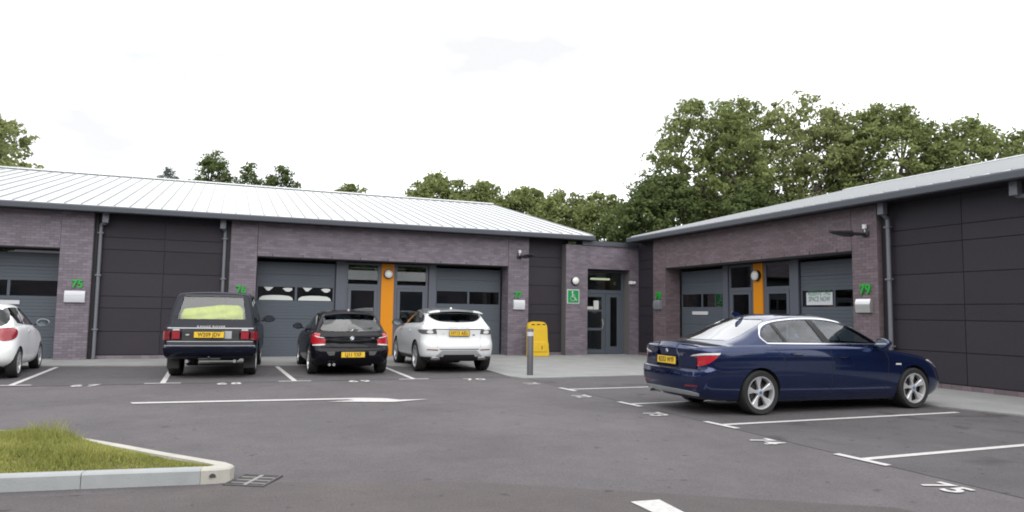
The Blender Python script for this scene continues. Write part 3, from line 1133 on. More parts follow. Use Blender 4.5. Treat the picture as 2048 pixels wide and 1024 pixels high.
# papers stuck inside the door glass, dark table behind
o = box('notice_paper', 12.62, 12.83, 23.235, 23.238, 1.67, 2.0, 'paper')
tag(o, 'upright sheet of paper taped inside the entrance door glass', 'notice')
o = box('notice_paper', 12.30, 12.60, 23.228, 23.231, 1.67, 1.78, 'paper')
tag(o, 'long narrow strip notice low on the left of the upper entrance door pane', 'notice')
t = tag(empty('side_table', (12.75, 24.3, 0.0)), 'dark low table standing behind the entrance door', 'table')
box('table_top', -0.42, 0.35, -0.3, 0.3, 0.98, 1.03, 'room_dark', t)
for sx in (-0.38, 0.31):
    for sy in (-0.26, 0.26): box('leg', sx - 0.02, sx + 0.02, sy - 0.02, sy + 0.02, 0.0, 0.98, 'room_dark', t)

# ------------------------------------------------------------------ wall fittings
def wall_disc(T, u, z, D, label, r=0.155):
    c = T(u, D, z)
    o = tag(empty('wall_lamp', c), label, 'wall lamp', 'round bulkhead lamps on the walls')
    prof = [(0.001, 0.0), (r * 0.98, 0.0), (r, 0.02), (r, 0.09), (r * 0.93, 0.10), (0.001, 0.10)]
    prof2 = [(0.001, 0.095), (r * 0.9, 0.095), (r * 0.88, 0.115), (r * 0.6, 0.145), (r * 0.3, 0.155), (0.001, 0.158)]
    for nm, pf, m in (('lamp_base', prof, 'black_plastic'), ('lamp_diffuser', prof2, 'lamp_opal')):
        bm = bmesh.new()
        lathe(bm, pf, 32, 'y')
        for v in bm.verts:
            u_, d_, z_ = v.co.x, -v.co.y, v.co.z
            q = T(u_, d_, z_)
            p0 = T(0, 0, 0)
            v.co = (q[0] - p0[0], q[1] - p0[1], q[2])
        from_bm(nm, bm, m, o, smooth=True, angle=50)


wall_disc(TL, 4.98, 2.74, 0.59, 'round white bulkhead lamp on the orange panel behind the parked cars')
wall_disc(TR, 16.87, 2.72, 0.59, 'round white bulkhead lamp on the orange panel above the blue saloon', 0.165)
wall_disc(TE, 11.60, 2.68, 0.0, 'round white bulkhead lamp on brick above the green wheelchair sign', 0.15)


def unit_number(T, s, u, z, label, h=0.30):
    # facade: L facing -Y reads along +u ; R facing -X reads along -u
    if T is TL: M = frame3(T(u, -0.03, z), (1, 0, 0), (0, 0, 1))
    else: M = frame3(T(u, -0.03, z), (0, -1, 0), (0, 0, 1))
    o = text_mesh('unit_number', s, h * 1.25, 0.02, 'number_green', M=M, bold=0.010, sx=0.95, spacing=1.0)
    return tag(o, label, 'number sign', 'green unit numbers on the piers')


unit_number(TL, '75', -3.94, 2.13, 'green unit number on the far left brick pier beside the white hatchback', 0.24)
unit_number(TL, '76', 0.36, 2.08, 'green unit number on the brick pier above the dark off-roader', 0.24)
unit_number(TL, '77', 9.46, 2.12, 'green unit number on the brick pier right of the white off-roader', 0.24)
unit_number(TR, '78', 21.20, 2.17, 'green unit number 78 on the pier beside the entrance corner', 0.26)
unit_number(TR, '79', 12.47, 2.17, 'green unit number 79 on the brick pier above a curved steel letterbox', 0.26)


def letterbox(T, u, z, w, h, m, label, rot_text=None):
    """curved front letterbox."""
    bm = bmesh.new()
    pts = [(0, -h / 2), (0.075, -h / 2), (0.098, -h * 0.2), (0.10, h * 0.1), (0.09, h * 0.3), (0.06, h / 2), (0, h / 2)]
    root = tag(empty('letterbox', T(u, 0, z)), label, 'letterbox', 'letterboxes below the unit numbers')
    p0 = Vector(T(0, 0, 0))
    prism(bm, pts, lambda d, zz: Vector(T(-w / 2, -d - 0.008, zz)) - p0, lambda d, zz: Vector(T(w / 2, -d - 0.008, zz)) - p0)
    from_bm('box_body', bm, m, root, smooth=True)
    bm = bmesh.new()
    prism(bm, [(0.100, h * 0.12), (0.107, h * 0.12), (0.097, h * 0.32), (0.090, h * 0.32)], lambda d, zz: Vector(T(-w * 0.42, -d - 0.006, zz)) - p0, lambda d, zz: Vector(T(w * 0.42, -d - 0.006, zz)) - p0)
    from_bm('flap', bm, m, root)
    return root


letterbox(TL, -3.98, 1.78, 0.50, 0.32, 'sign_white', 'white letterbox with lettered flap on the far left pier')
letterbox(TL, 9.50, 1.79, 0.42, 0.33, 'sign_white', 'white letterbox on the pier right of the white off-roader')
letterbox(TR, 21.22, 1.86, 0.40, 0.33, 'grey_metal', 'small grey letterbox under number 78 by the entrance corner')
letterbox(TR, 12.50, 1.79, 0.42, 0.32, 'silver_metal', 'curved brushed steel letterbox under number 79')


def floodlight(T, u, z, reach, side, label):
    """black arm floodlight pushing out from the wall with a pale sensor on top."""
    root = tag(empty('floodlight', T(u, 0, z)), label, 'floodlight', 'black floodlights on the brick piers')
    p0 = Vector(T(0, 0, 0))
    def P(a, d, zz): return Vector(T(a, d, zz)) - p0
    bm = bmesh.new()
    bm_box(bm, -0.09, 0.09, -0.05, -0.009, -0.08, 0.05, 0.01)
    for v in bm.verts: v.co = P(*v.co)
    from_bm('wall_plate', bm, 'black_metal', root)
    bm = bmesh.new()
    tube(bm, P(0, -0.03, -0.03), P(side * 0.10, -reach * 0.45, -0.01), 0.038)
    from_bm('arm', bm, 'black_metal', root)
    bm = bmesh.new()
    a0, a1 = -reach * 0.38, -reach
    sec = [(-0.11, -0.075), (0.11, -0.075), (0.14, 0.0), (0.08, 0.055), (-0.08, 0.055), (-0.14, 0.0)]
    rings = []
    for t, s, dz in ((0, 0.5, -0.01), (0.15, 1.0, -0.01), (0.5, 1.0, 0.0), (0.8, 0.8, 0.015), (1.0, 0.35, 0.03)):
        rings.append([bm.verts.new(P(side * (0.10 + 0.10 * t) + x * s, a0 + (a1 - a0) * t, zz * (1.1 - 0.75 * t) + dz)) for x, zz in sec])
    for k in range(len(rings) - 1):
        for i in range(6): bm.faces.new((rings[k][i], rings[k][(i + 1) % 6], rings[k + 1][(i + 1) % 6], rings[k + 1][i]))
    bm.faces.new(rings[0]); bm.faces.new(rings[-1])
    from_bm('lamp_head', bm, 'black_metal', root)
    bm = bmesh.new()
    tube(bm, P(0, -0.05, 0.03), P(0, -0.06, 0.12), 0.014)
    tube(bm, P(0, -0.06, 0.11), P(0, -0.06, 0.21), 0.052, n=14)
    from_bm('sensor', bm, 'white_plastic', root)


floodlight(TL, 9.50, 3.50, 0.75, 1, 'black floodlight with white sensor on the pier right of the white off-roader')
floodlight(TR, 12.42, 3.52, 0.95, 1, 'black floodlight with white sensor on the pier above number 79')

# accessible sign, camera, notices
sg = tag(empty('accessible_sign', (11.54, 22.79, 2.12)), 'green square wheelchair symbol sign with white border beside the entrance door', 'sign')
box('sign_plate', -0.245, 0.245, -0.012, -0.009 + 0.008, -0.255, 0.255, 'sign_white', sg)
box('sign_face', -0.215, 0.215, -0.018, -0.0125, -0.225, 0.225, 'sign_green', sg)
bm = bmesh.new()
def sp(pts, w=0.026):
    for a, b in zip(pts[:-1], pts[1:]):
        a, b = Vector(a), Vector(b)
        d = (b - a).normalized(); n = Vector((-d.y, d.x)) * w / 2
        prism(bm, [tuple(a + n - d * w * .3), tuple(b + n + d * w * .3), tuple(b - n + d * w * .3), tuple(a - n - d * w * .3)], lambda x, z: (x, -0.019, z), lambda x, z: (x, -0.023, z))
arc = [(0.085 * math.cos(R_(t)) - 0.02, 0.085 * math.sin(R_(t)) - 0.07) for t in range(115, 345, 20)]
sp(arc)
sp([(-0.035, 0.13), (-0.025, -0.02), (0.06, -0.025), (0.11, -0.13), (0.145, -0.115)], 0.03)
sp([(-0.025, 0.06), (0.05, 0.055)], 0.022)
bmesh.ops.create_circle(bm, cap_ends=True, segments=14, radius=0.032, matrix=Matrix.Translation((-0.035, -0.023, 0.165)) @ Matrix.Rotation(math.pi / 2, 4, 'X'))
from_bm('wheelchair_symbol', bm, 'sign_white', sg)

cm = tag(empty('security_camera', (13.98, 22.79, 2.68)), 'small white twin security camera on brick right of the entrance door', 'security camera')
bm = bmesh.new()
bm_box(bm, -0.13, -0.01, -0.12, 0.0, -0.05, 0.06, 0.012)
from_bm('camera_body', bm, 'white_plastic', cm)
bm = bmesh.new()
lathe(bm, [(0.001, 0.0), (0.05, 0.0), (0.062, 0.05), (0.05, 0.09), (0.02, 0.11), (0.001, 0.11)], 16, 'x', (0.02, -0.07, 0.0))
from_bm('camera_head', bm, 'white_plastic', cm, smooth=True)

rs = tag(empty('reserve_sign', TR(14.55, 0.615, 2.0)), 'pale sign reading RESERVE THIS SPACE NOW behind the shutter door glass', 'sign')
rs.location = TR(14.52, 0.605, 2.0)
w2, h2 = 0.45, 0.17
bm = bmesh.new()
bm_box(bm, 0.006, 0.012, -w2, w2, -h2, h2)
from_bm('sign_board', bm, 'sign_white', rs)
text_mesh('sign_text', 'RESERVE THIS\nSPACE NOW', 0.19, 0.001, 'text_green', rs, sx=0.68, bold=0.002, M=frame3((0.004, 0.0, 0.065), (0, -1, 0), (0, 0, 1)), line=0.85)
for lab, T, u, z, w, h, D in (('white name strip on the left shutter door above the white hatchback roof', TL, -6.05, 1.60, 0.62, 0.055, 0.63), ('white name strip on the shutter door behind the blue saloon', TR, 19.7, 1.585, 0.42, 0.055, 0.63)):
    o = fbox(T, 'name_strip', u - w, u + w, D - 0.012, D + 0.004, z - h, z + h, 'sign_white', None)
    tag(o, lab, 'sign')
    if T is TL: M = frame3(T(u, D - 0.0135, z), (1, 0, 0), (0, 0, 1))
# bollard
bo = tag(empty('bollard', (6.80, 15.68, 0.022)), 'grey bollard with white reflective band on the pavement corner', 'bollard')
for nm, pf, m in (('post', [(0.001, 0), (0.075, 0), (0.075, 1.09), (0.066, 1.105), (0.001, 1.11)], 'bollard_grey'), ('reflective_band', [(0.074, 0.93), (0.0775, 0.93), (0.0775, 1.03), (0.074, 1.03)], 'sign_white')):
    bm = bmesh.new()
    lathe(bm, pf, 24, 'z')
    from_bm(nm, bm, m, bo, smooth=True)
# yellow moulded barrier panel leaning flat by the cladding
yb = tag(empty('plastic_barrier', (9.95, 22.35, 0.022)), 'yellow moulded plastic barrier panel standing behind the bollard', 'barrier')
Wd = 0.38
prof = [(-Wd, 0), (0.42, 0), (0.44, 0.10), (0.40, 0.14), (0.41, 0.42), (0.37, 0.52), (0.345, 0.62), (0.345, 0.98), (0.33, 1.08), (0.24, 1.17), (0.08, 1.19), (-0.14, 1.19), (-0.32, 1.16), (-Wd, 1.06)]
bm = bmesh.new()
prism(bm, prof, lambda x, z: (x, -0.07, z), lambda x, z: (x, 0.07, z))
bmesh.ops.bevel(bm, geom=bm.edges[:], offset=0.018, segments=2, affect='EDGES')
from_bm('panel', bm, 'yellow_plastic', yb)
bm = bmesh.new()
prism(bm, [(-0.26, 0.16), (0.33, 0.16), (0.33, 0.42), (0.26, 0.50), (-0.20, 0.50), (-0.26, 0.42)], lambda x, z: (x, -0.069, z), lambda x, z: (x, -0.09, z))
bmesh.ops.bevel(bm, geom=bm.edges[:], offset=0.01, segments=1, affect='EDGES')
from_bm('raised_panel', bm, 'yellow_plastic', yb)
for x0 in (-0.25, -0.05, 0.15): box('handle_slot', x0, x0 + 0.12, -0.0735, -0.069, 1.075, 1.11, 'black_plastic', yb, 0.0)
box('latch_slot', 0.13, 0.16, -0.0935, -0.089, 0.24, 0.36, 'black_plastic', yb)

# ------------------------------------------------------------------ cars
def curve(pts):
    """monotone cubic through (x, y) points -> function"""
    xs = [p[0] for p in pts]
    ys = [p[1] for p in pts]
    n = len(xs)
    d = [(ys[i + 1] - ys[i]) / (xs[i + 1] - xs[i]) for i in range(n - 1)]
    m = [d[0]] + [0 if d[i - 1] * d[i] <= 0 else 2 * d[i - 1] * d[i] / (d[i - 1] + d[i]) for i in range(1, n - 1)] + [d[-1]]

    def f(x):
        if x <= xs[0]: return ys[0]
        if x >= xs[-1]: return ys[-1]
        i = 0
        while x > xs[i + 1]: i += 1
        h = xs[i + 1] - xs[i]
        t = (x - xs[i]) / h
        return ((1 + 2 * t) * (1 - t) ** 2 * ys[i] + t * (1 - t) ** 2 * h * m[i] + t * t * (3 - 2 * t) * ys[i + 1] + t * t * (t - 1) * h * m[i + 1])
    return f


NR, NC, NS = 9, 9, 30


def outline(xr, xf, hw, rc, fc, rb, fb, tr=0.0, tf=0.0, ex=2.3):
    """half plan outline from rear centre to front centre; rb/fb bows, tr/tf side taper"""
    pts = []
    for i in range(NR):
        y = (hw - rc) * i / NR
        pts.append([xr + rb * (y / hw) ** 2, y])
    y0 = hw - rc
    xr0 = xr + rb * (y0 / hw) ** 2
    for i in range(NC):
        a = math.pi / 2 * i / NC
        pts.append([xr0 + rc * (1 - math.cos(a) ** (2 / ex)), y0 + rc * math.sin(a) ** (2 / ex)])
    yf = hw - fc
    xf0 = xf - fb * (yf / hw) ** 2
    xs, xe = xr0 + rc, xf0 - fc
    for i in range(NS):
        pts.append([xs + (xe - xs) * i / NS, hw])
    for i in range(NC):
        a = math.pi / 2 * (1 - i / NC)
        pts.append([xf0 - fc * (1 - math.cos(a) ** (2 / ex)), yf + fc * math.sin(a) ** (2 / ex)])
    for i in range(NR + 1):
        y = yf * (1 - i / NR)
        pts.append([xf - fb * (y / hw) ** 2, y])
    L = xf - xr
    for p in pts:
        s = (p[0] - xr) / L
        k = 1 - tr * max(0, 1 - s / 0.4) ** 2 - tf * max(0, (s - 0.55) / 0.45) ** 2
        p[1] *= k
    return pts


def tab(rows, t):
    cs = [curve([(r[0], r[i]) for r in rows]) for i in range(1, len(rows[0]))]
    return [c(t) for c in cs]


class Car:
    pass


def body_bmesh(S, inset=0.0, cabin=False):
    """watertight car body in local coordinates (x forward from the rear, z up)."""
    zb, zlo = curve(S['belt']), curve(S['sill'])
    rc, fc, rb, fb = S['plan']
    loops = []   # list of list of (x,y,z)
    mats = []
    if not cabin:
        ts = S.get('ts', [0, .04, .1, .18, .26, .34, .42, .5, .56, .62, .68, .74, .8, .86, .91, .95, .98, 1.0])
        for t in ts:
            xr, xf, hw = tab(S['tub'], t)
            tt = tab(S['taper'], t) if isinstance(S['taper'], list) else S['taper']
            o = outline(xr, xf, hw, rc, fc, rb, fb, tt[0], tt[1])
            loops.append([(x, y, zlo(x) + t * (zb(x) - zlo(x))) for x, y in o])
            mats.append(1 if t < S.get('lower_t', -1) else 0)
        base = o
        hw_top = hw
    g0 = S['gh'][0]
    grc, gfc, grb, gfb = S['ghplan']
    roofz = curve(S['roof'])
    crown = S.get('crown', 0.05)
    gtap = S.get('ghtaper', (0, 0))
    hood = curve(S['hoodcrown'])

    def gout(u):
        xr, xf, hw = tab(S['gh'], u)
        return outline(xr + inset * 1.2, xf - inset * 1.6, hw - inset, grc, gfc, grb, gfb, *gtap), hw

    og, hwg = gout(0)

    def topz(x, y): return zb(x) + hood(x) * (1 - min(1, abs(y) / hw_top) ** 2.2)
    if not cabin:
        K = 7
        for k in range(1, K + 1):
            s = k / K
            lp = []
            for (x0, y0), (x1, y1) in zip(base, og):
                x, y = x0 + (x1 - x0) * s, y0 + (y1 - y0) * s
                lp.append((x, y, topz(x, y)))
            loops.append(lp)
            mats.append(0)
        zbase = [p[2] for p in loops[-1]]
    else:
        zf = S['cabin_floor']
        lp = [(x, y, zf) for x, y in og]
        loops.append(lp)
        mats.append(0)
        hw_top = 0.9
        zbase = [zb(x) + 0.01 for x, y in og]
        loops.append([(x, y, z) for (x, y), z in zip(og, zbase)])
        mats.append(0)
    us = [.06, .14, .24, .34, .44, .54, .64, .73, .81, .87, .92, .96, .985, 1.0]
    lastu = None
    for u in us:
        o, hw = gout(u)
        lp = []
        for (x, y), z0 in zip(o, zbase):
            zt = roofz(x) - inset - crown * (y / max(hw, .1)) ** 2
            lp.append((x, y, z0 + u * (zt - z0)))
        loops.append(lp)
        mats.append(2 if u > S.get('roof_u', 2) else 0)
        hwl = hw
    # close the roof
    xc = sum(p[0] for p in loops[-1]) / len(loops[-1])
    last = loops[-1]
    for s in (0.12, 0.28, 0.5, 0.72, 0.9):
        lp = []
        for x, y, z in last:
            x2, y2 = x + (xc - x) * s, y * (1 - s)
            lp.append((x2, y2, roofz(x2) - inset - crown * (y2 / hwl) ** 2))
        loops.append(lp)
        mats.append(2 if S.get('roof_u') else 0)
    bm = bmesh.new()
    rows = []
    N = len(last)
    for lp in loops:
        r = [bm.verts.new(p) for p in lp]
        l = [r[0]] + [bm.verts.new((p[0], -p[1], p[2])) for p in lp[1:-1]] + [r[-1]]
        rows.append((r, l))
    for k in range(len(rows) - 1):
        for side in (0, 1):
            a, b = rows[k][side], rows[k + 1][side]
            for i in range(N - 1):
                f = bm.faces.new((a[i], a[i + 1], b[i + 1], b[i]) if side == 0 else (b[i], b[i + 1], a[i + 1], a[i]))
                f.material_index = mats[k]
    r, l = rows[0]
    xm = sum(v.co.x for v in r) / N
    cb = bm.verts.new((xm, 0, r[N // 2].co.z))
    ring = r + list(reversed(l[1:-1]))
    for i in range(len(ring)):
        f = bm.faces.new((ring[(i + 1) % len(ring)], ring[i], cb))
        f.material_index = 1
    r, l = rows[-1]
    ct = bm.verts.new((xc, 0, roofz(xc) - inset))
    ring = r + list(reversed(l[1:-1]))
    for i in range(len(ring)):
        f = bm.faces.new((ring[i], ring[(i + 1) % len(ring)], ct))
        f.material_index = mats[-1]
    bmesh.ops.recalc_face_normals(bm, faces=bm.faces[:])
    return bm


def tmp_obj(bm, mats):
    me = bpy.data.meshes.new('t')
    bmesh.ops.recalc_face_normals(bm, faces=bm.faces[:])
    bm.to_mesh(me)
    bm.free()
    for m in mats: me.materials.append(MATS[m])
    o = bpy.data.objects.new('t', me)
    COL.objects.link(o)
    return o


def mesh_volume(me):
    b = bmesh.new()
    b.from_mesh(me)
    v = b.calc_volume()
    b.free()
    return v


def booleans(ob, cutters):
    """subtract the cutters one by one; a cut that fails is retried with the cutter nudged by a fraction of a millimetre."""
    for c in cutters:
        v0 = mesh_volume(ob.data)
        cv = mesh_volume(c.data)
        for k in range(6):
            c.location = (0.0017 * k, 0.0031 * k, 0.0023 * k)
            c.rotation_euler = (0.0007 * k, 0, 0.0011 * k)
            m = ob.modifiers.new('b', 'BOOLEAN')
            m.operation = 'DIFFERENCE'
            m.solver = 'EXACT'
            m.use_self = k in (1, 3)
            m.use_hole_tolerant = k in (2, 3)
            m.object = c
            m.material_mode = 'TRANSFER'
            bpy.context.view_layer.update()
            me = bpy.data.meshes.new_from_object(ob.evaluated_get(bpy.context.evaluated_depsgraph_get()))
            ob.modifiers.clear()
            v1 = mesh_volume(me)
            if v0 - cv - 0.02 <= v1 <= v0 + 0.001 and v1 > 0.5:
                old = ob.data
                ob.data = me
                bpy.data.meshes.remove(old)
                break
            bpy.data.meshes.remove(me)
    for c in cutters:
        m_ = c.data
        bpy.data.objects.remove(c)
        bpy.data.meshes.remove(m_)
    return ob.data


def smooth_poly(pts, n=6, closed=True):
    """catmull-rom through the points; points given as (x,y) or (x,y,'c') for corners."""
    out = []
    N = len(pts)
    P = [Vector(p[:2]) for p in pts]
    corner = [len(p) > 2 for p in pts]
    rng_ = range(N if closed else N - 1)
    for i in rng_:
        p0, p1, p2, p3 = P[i - 1] if (closed or i) else P[0], P[i], P[(i + 1) % N], P[(i + 2) % N] if (closed or i + 2 < N) else P[-1]
        if corner[i]: p0 = p1 + (p1 - p2) * 0.3
        if corner[(i + 1) % N]: p3 = p2 + (p2 - p1) * 0.3
        for k in range(n):
            t = k / n
            out.append(tuple(0.5 * ((2 * p1) + (p2 - p0) * t + (2 * p0 - 5 * p1 + 4 * p2 - p3) * t * t + (3 * p1 - p0 - 3 * p2 + p3) * t ** 3)))
    if not closed: out.append(tuple(P[-1]))
    return out


class Conform:
    """projects flat outlines onto the body surface."""
    def __init__(self, bvh, root):
        self.b, self.root = bvh, root

    def proj(self, mode, a, z, sgn):
        if mode == 'side': o, d = Vector((a, sgn * 3, z)), Vector((0, -sgn, 0))
        elif mode == 'rear': o, d = Vector((-3, a, z)), Vector((1, 0, 0))
        elif mode == 'front': o, d = Vector((9, a, z)), Vector((-1, 0, 0))
        elif mode == 'top': o, d = Vector((a, z, 4)), Vector((0, 0, -1))
        else:
            ph = R_(mode)
            out = Vector((-math.cos(ph), sgn * math.sin(ph), 0))
            tn = Vector((math.sin(ph), sgn * math.cos(ph), 0))
            o = tn * a + out * 5 + Vector((0, 0, z))
            d = -out
        h = self.b.ray_cast(o, d)
        if h[0] is None:
            h = self.b.find_nearest(o + d * (2.2 if mode in ('side',) else 3.0))
            return h[0], h[1]
        n = h[1]
        if n.dot(d) > 0: n = -n
        return h[0], n

    def patch(self, name, mode, pts, m, sgn=1, off=0.004, thick=0.0, step=0.06, parent=None):
        bm = bmesh.new()
        bm.faces.new([bm.verts.new((p[0], p[1], 0)) for p in pts])
        for ax in (0, 1):
            lo, hi = min(p[ax] for p in pts), max(p[ax] for p in pts)
            n = max(1, int((hi - lo) / step))
            for k in range(1, n + 1):
                co = [0, 0, 0]
                co[ax] = lo + (hi - lo) * k / (n + 1)
                no = [0, 0, 0]
                no[ax] = 1
                bmesh.ops.bisect_plane(bm, geom=bm.verts[:] + bm.edges[:] + bm.faces[:], plane_co=co, plane_no=no)
        bmesh.ops.triangulate(bm, faces=[f for f in bm.faces if len(f.verts) > 4])
        info = {}
        for v in bm.verts:
            p, n = self.proj(mode, v.co.x, v.co.y, sgn)
            info[v] = (p, n)
        base = list(bm.verts)
        faces = list(bm.faces)
        if thick:
            low = {}
            for v in base:
                p, n = info[v]
                low[v] = bm.verts.new(p + n * (off - thick))
            bnd = [e for e in bm.edges if len(e.link_faces) == 1]
            for e in bnd:
                bm.faces.new((e.verts[0], e.verts[1], low[e.verts[1]], low[e.verts[0]]))
            for f in faces:
                bm.faces.new([low[v] for v in reversed(f.verts)])
        for v in base:
            p, n = info[v]
            v.co = p + n * off
        if thick:
            return from_bm(name, bm, m, parent or self.root, smooth=True, angle=50)
        me = bpy.data.meshes.new(name)
        # orient outwards
        bm.normal_update()
        bm.faces.ensure_lookup_table()
        f = max(bm.faces, key=lambda f: f.calc_area())
        if f.normal.dot(info[f.verts[0]][1]) < 0: bmesh.ops.reverse_faces(bm, faces=bm.faces[:])
        bm.to_mesh(me)
        bm.free()
        me.polygons.foreach_set('use_smooth', [True] * len(me.polygons))
        return link(name, me, m, parent or self.root)

    def ribbon(self, name, mode, pts, w, m, sgn=1, off=0.002, thick=0.0, closed=False, parent=None, dens=0.04):
        P = [Vector(p) for p in pts]
        if closed: P = P + [P[0]]
        Q = []
        for a, b in zip(P[:-1], P[1:]):
            n = max(1, int((b - a).length / dens))
            Q += [a.lerp(b, i / n) for i in range(n)]
        if not closed: Q.append(P[-1])
        bm = bmesh.new()
        rows = []
        N = len(Q)
        for i, q in enumerate(Q):
            a = Q[(i - 1) % N] if (closed or i > 0) else Q[i]
            b = Q[(i + 1) % N] if (closed or i < N - 1) else Q[i]
            d = (b - a).normalized()
            n2 = Vector((-d.y, d.x)) * w / 2
            row = []
            for s in (1, -1):
                p, n = self.proj(mode, q.x + n2.x * s, q.y + n2.y * s, sgn)
                row.append((p, n))
            rows.append(row)
        vs = []
        for (p0, n0), (p1, n1) in rows:
            if thick:
                vs.append([bm.verts.new(p0 + n0 * (off - thick)), bm.verts.new(p0 + n0 * off), bm.verts.new(p1 + n1 * off), bm.verts.new(p1 + n1 * (off - thick))])
            else:
                vs.append([bm.verts.new(p0 + n0 * off), bm.verts.new(p1 + n1 * off)])
        M = len(vs)
        for i in range(M if closed else M - 1):
            a, b = vs[i], vs[(i + 1) % M]
            k = len(a)
            if k == 2: bm.faces.new((a[0], a[1], b[1], b[0]))
            else:
                for j in range(4): bm.faces.new((a[j], a[(j + 1) % 4], b[(j + 1) % 4], b[j]))
        if thick and not closed:
            bm.faces.new(vs[0]); bm.faces.new(vs[-1])
        return from_bm(name, bm, m, parent or self.root, smooth=True, angle=50)


def make_wheel(root, x, y, r, style, side, width=0.22):
    """wheel centred at (x,y,r); side=+1 faces +y"""
    w = empty('wheel', (x, y, r), 0, root)
    s = side
    rr = r * 0.73
    bm = bmesh.new()
    h = width / 2
    lathe(bm, [(rr * 0.98, -h * 0.9), (r * 0.93, -h), (r * 0.985, -h * 0.82), (r, -h * 0.6), (r, h * 0.6), (r * 0.985, h * 0.82), (r * 0.93, h), (rr * 1.02, h * 0.92), (rr * 0.99, h * 0.75), (rr * 0.98, 0)], 40, 'y', caps=False)
    from_bm('tyre', bm, 'tyre', w, smooth=True)
    bm = bmesh.new()
    lathe(bm, [(rr * 0.99, s * h * 0.2), (rr * 1.005, s * h * 0.93), (rr * 0.93, s * h * 0.90), (rr * 0.88, s * h * 0.60), (rr * 0.88, s * h * 0.2)], 40, 'y', caps=False)
    from_bm('rim', bm, 'alloy', w, smooth=True)
    bm = bmesh.new()
    lathe(bm, [(0.001, -s * h * 0.05), (rr * 0.98, -s * h * 0.05), (rr * 0.98, s * h * 0.02), (0.001, s * h * 0.02)], 32, 'y')
    from_bm('wheel_back', bm, 'wheel_well', w)
    bm = bmesh.new()
    lathe(bm, [(0.001, s * h * 0.05), (rr * 0.62, s * h * 0.05), (rr * 0.62, s * h * 0.12), (0.001, s * h * 0.12)], 28, 'y')
    from_bm('brake_disc', bm, 'alloy_dark', w)
    yo, yi = s * h * 0.86, s * h * 0.35
    spokes = {'star5': 5, 'ten': 10, 'five': 5, 'cover': 7, 'six': 6}[style]
    for k in range(spokes):
        a = 2 * math.pi * k / spokes + math.pi / 2 + 0.12
        if style == 'star5': prof = [(0.16, 0.085), (0.45, 0.10), (0.93, 0.26)]
        elif style == 'ten': prof = [(0.12, 0.05), (0.5, 0.05), (0.93, 0.06)]
        elif style == 'cover': prof = [(0.12, 0.10), (0.5, 0.16), (0.93, 0.20)]
        elif style == 'six': prof = [(0.16, 0.10), (0.5, 0.12), (0.93, 0.16)]
        else: prof = [(0.14, 0.12), (0.5, 0.13), (0.93, 0.20)]
        bm = bmesh.new()
        rows = []
        for i, (q, hw) in enumerate(prof):
            yo_ = s * h * (0.74, 0.66, 0.84)[i]
            ca, sa = math.cos(a), math.sin(a)
            def P(l, t, yy): return (rr * (l * ca - t * sa), yy, rr * (l * sa + t * ca))
            rows.append([bm.verts.new(P(q, -hw, yi)), bm.verts.new(P(q, -hw, yo_ - s * 0.008)), bm.verts.new(P(q, -hw * 0.7, yo_)), bm.verts.new(P(q, hw * 0.7, yo_)), bm.verts.new(P(q, hw, yo_ - s * 0.008)), bm.verts.new(P(q, hw, yi))])
        for i in range(2):
            for j in range(6): bm.faces.new((rows[i][j], rows[i][(j + 1) % 6], rows[i + 1][(j + 1) % 6], rows[i + 1][j]))
        bm.faces.new(rows[0]); bm.faces.new(rows[-1])
        from_bm('spoke', bm, 'alloy', w, smooth=True, angle=30)
    bm = bmesh.new()
    lathe(bm, [(0.001, yi), (rr * 0.24, yi), (rr * 0.22, s * h * 0.76), (rr * 0.14, s * h * 0.80), (0.001, s * h * 0.80)], 24, 'y')
    from_bm('hub', bm, 'alloy', w, smooth=True)
    bm = bmesh.new()
    lathe(bm, [(0.001, s * h * 0.80), (rr * 0.10, s * h * 0.80), (rr * 0.10, s * h * 0.815), (0.001, s * h * 0.815)], 20, 'y')
    from_bm('hub_emblem', bm, 'emblem_blue' if style in ('star5', 'ten') else 'alloy_dark', w)
    return w


def roundel(root, pos, r, ang):
    """small round two-tone emblem; ang = tilt of the face about y."""
    e = empty('badge', pos, 0, root)
    e.rotation_euler = (0, ang, 0)
    bm = bmesh.new()
    lathe(bm, [(0.001, 0.0), (r, 0.0), (r, -0.006), (0.001, -0.006)], 24, 'x')
    from_bm('badge_ring', bm, 'chrome', e)
    for k in range(4):
        bm = bmesh.new()
        a0 = k * math.pi / 2
        pts = [(0, 0)] + [(r * 0.66 * math.cos(a0 + math.pi / 2 * i / 5), r * 0.66 * math.sin(a0 + math.pi / 2 * i / 5)) for i in range(6)]
        prism(bm, pts, lambda a, b: (-0.005, a, b), lambda a, b: (-0.008, a, b))
        from_bm('badge_quarter', bm, 'emblem_blue' if k % 2 else 'white_plastic', e)


def number_plate(root, pos, s, w=0.52, h=0.112, tilt=0.0, yawz=0.0):
    e = empty('number_plate', pos, 0, root)
    e.rotation_euler = (0, tilt, yawz)
    bm = bmesh.new()
    bm_box(bm, -0.008, 0.0, -w / 2, w / 2, -h / 2, h / 2, 0.004)
    from_bm('plate', bm, 'plate_yellow', e)
    bm = bmesh.new()
    bm_box(bm, -0.004, 0.004, -w / 2 - 0.012, w / 2 + 0.012, -h / 2 - 0.012, h / 2 + 0.012, 0.0)
    from_bm('plate_surround', bm, 'lower_black', e)
    text_mesh('plate_text', s, h * 0.98, 0.001, 'plate_text', e, sx=0.80, bold=0.003, M=frame3((-0.0095, 0, 0), (0, -1, 0), (0, 0, 1)), spacing=1.05)


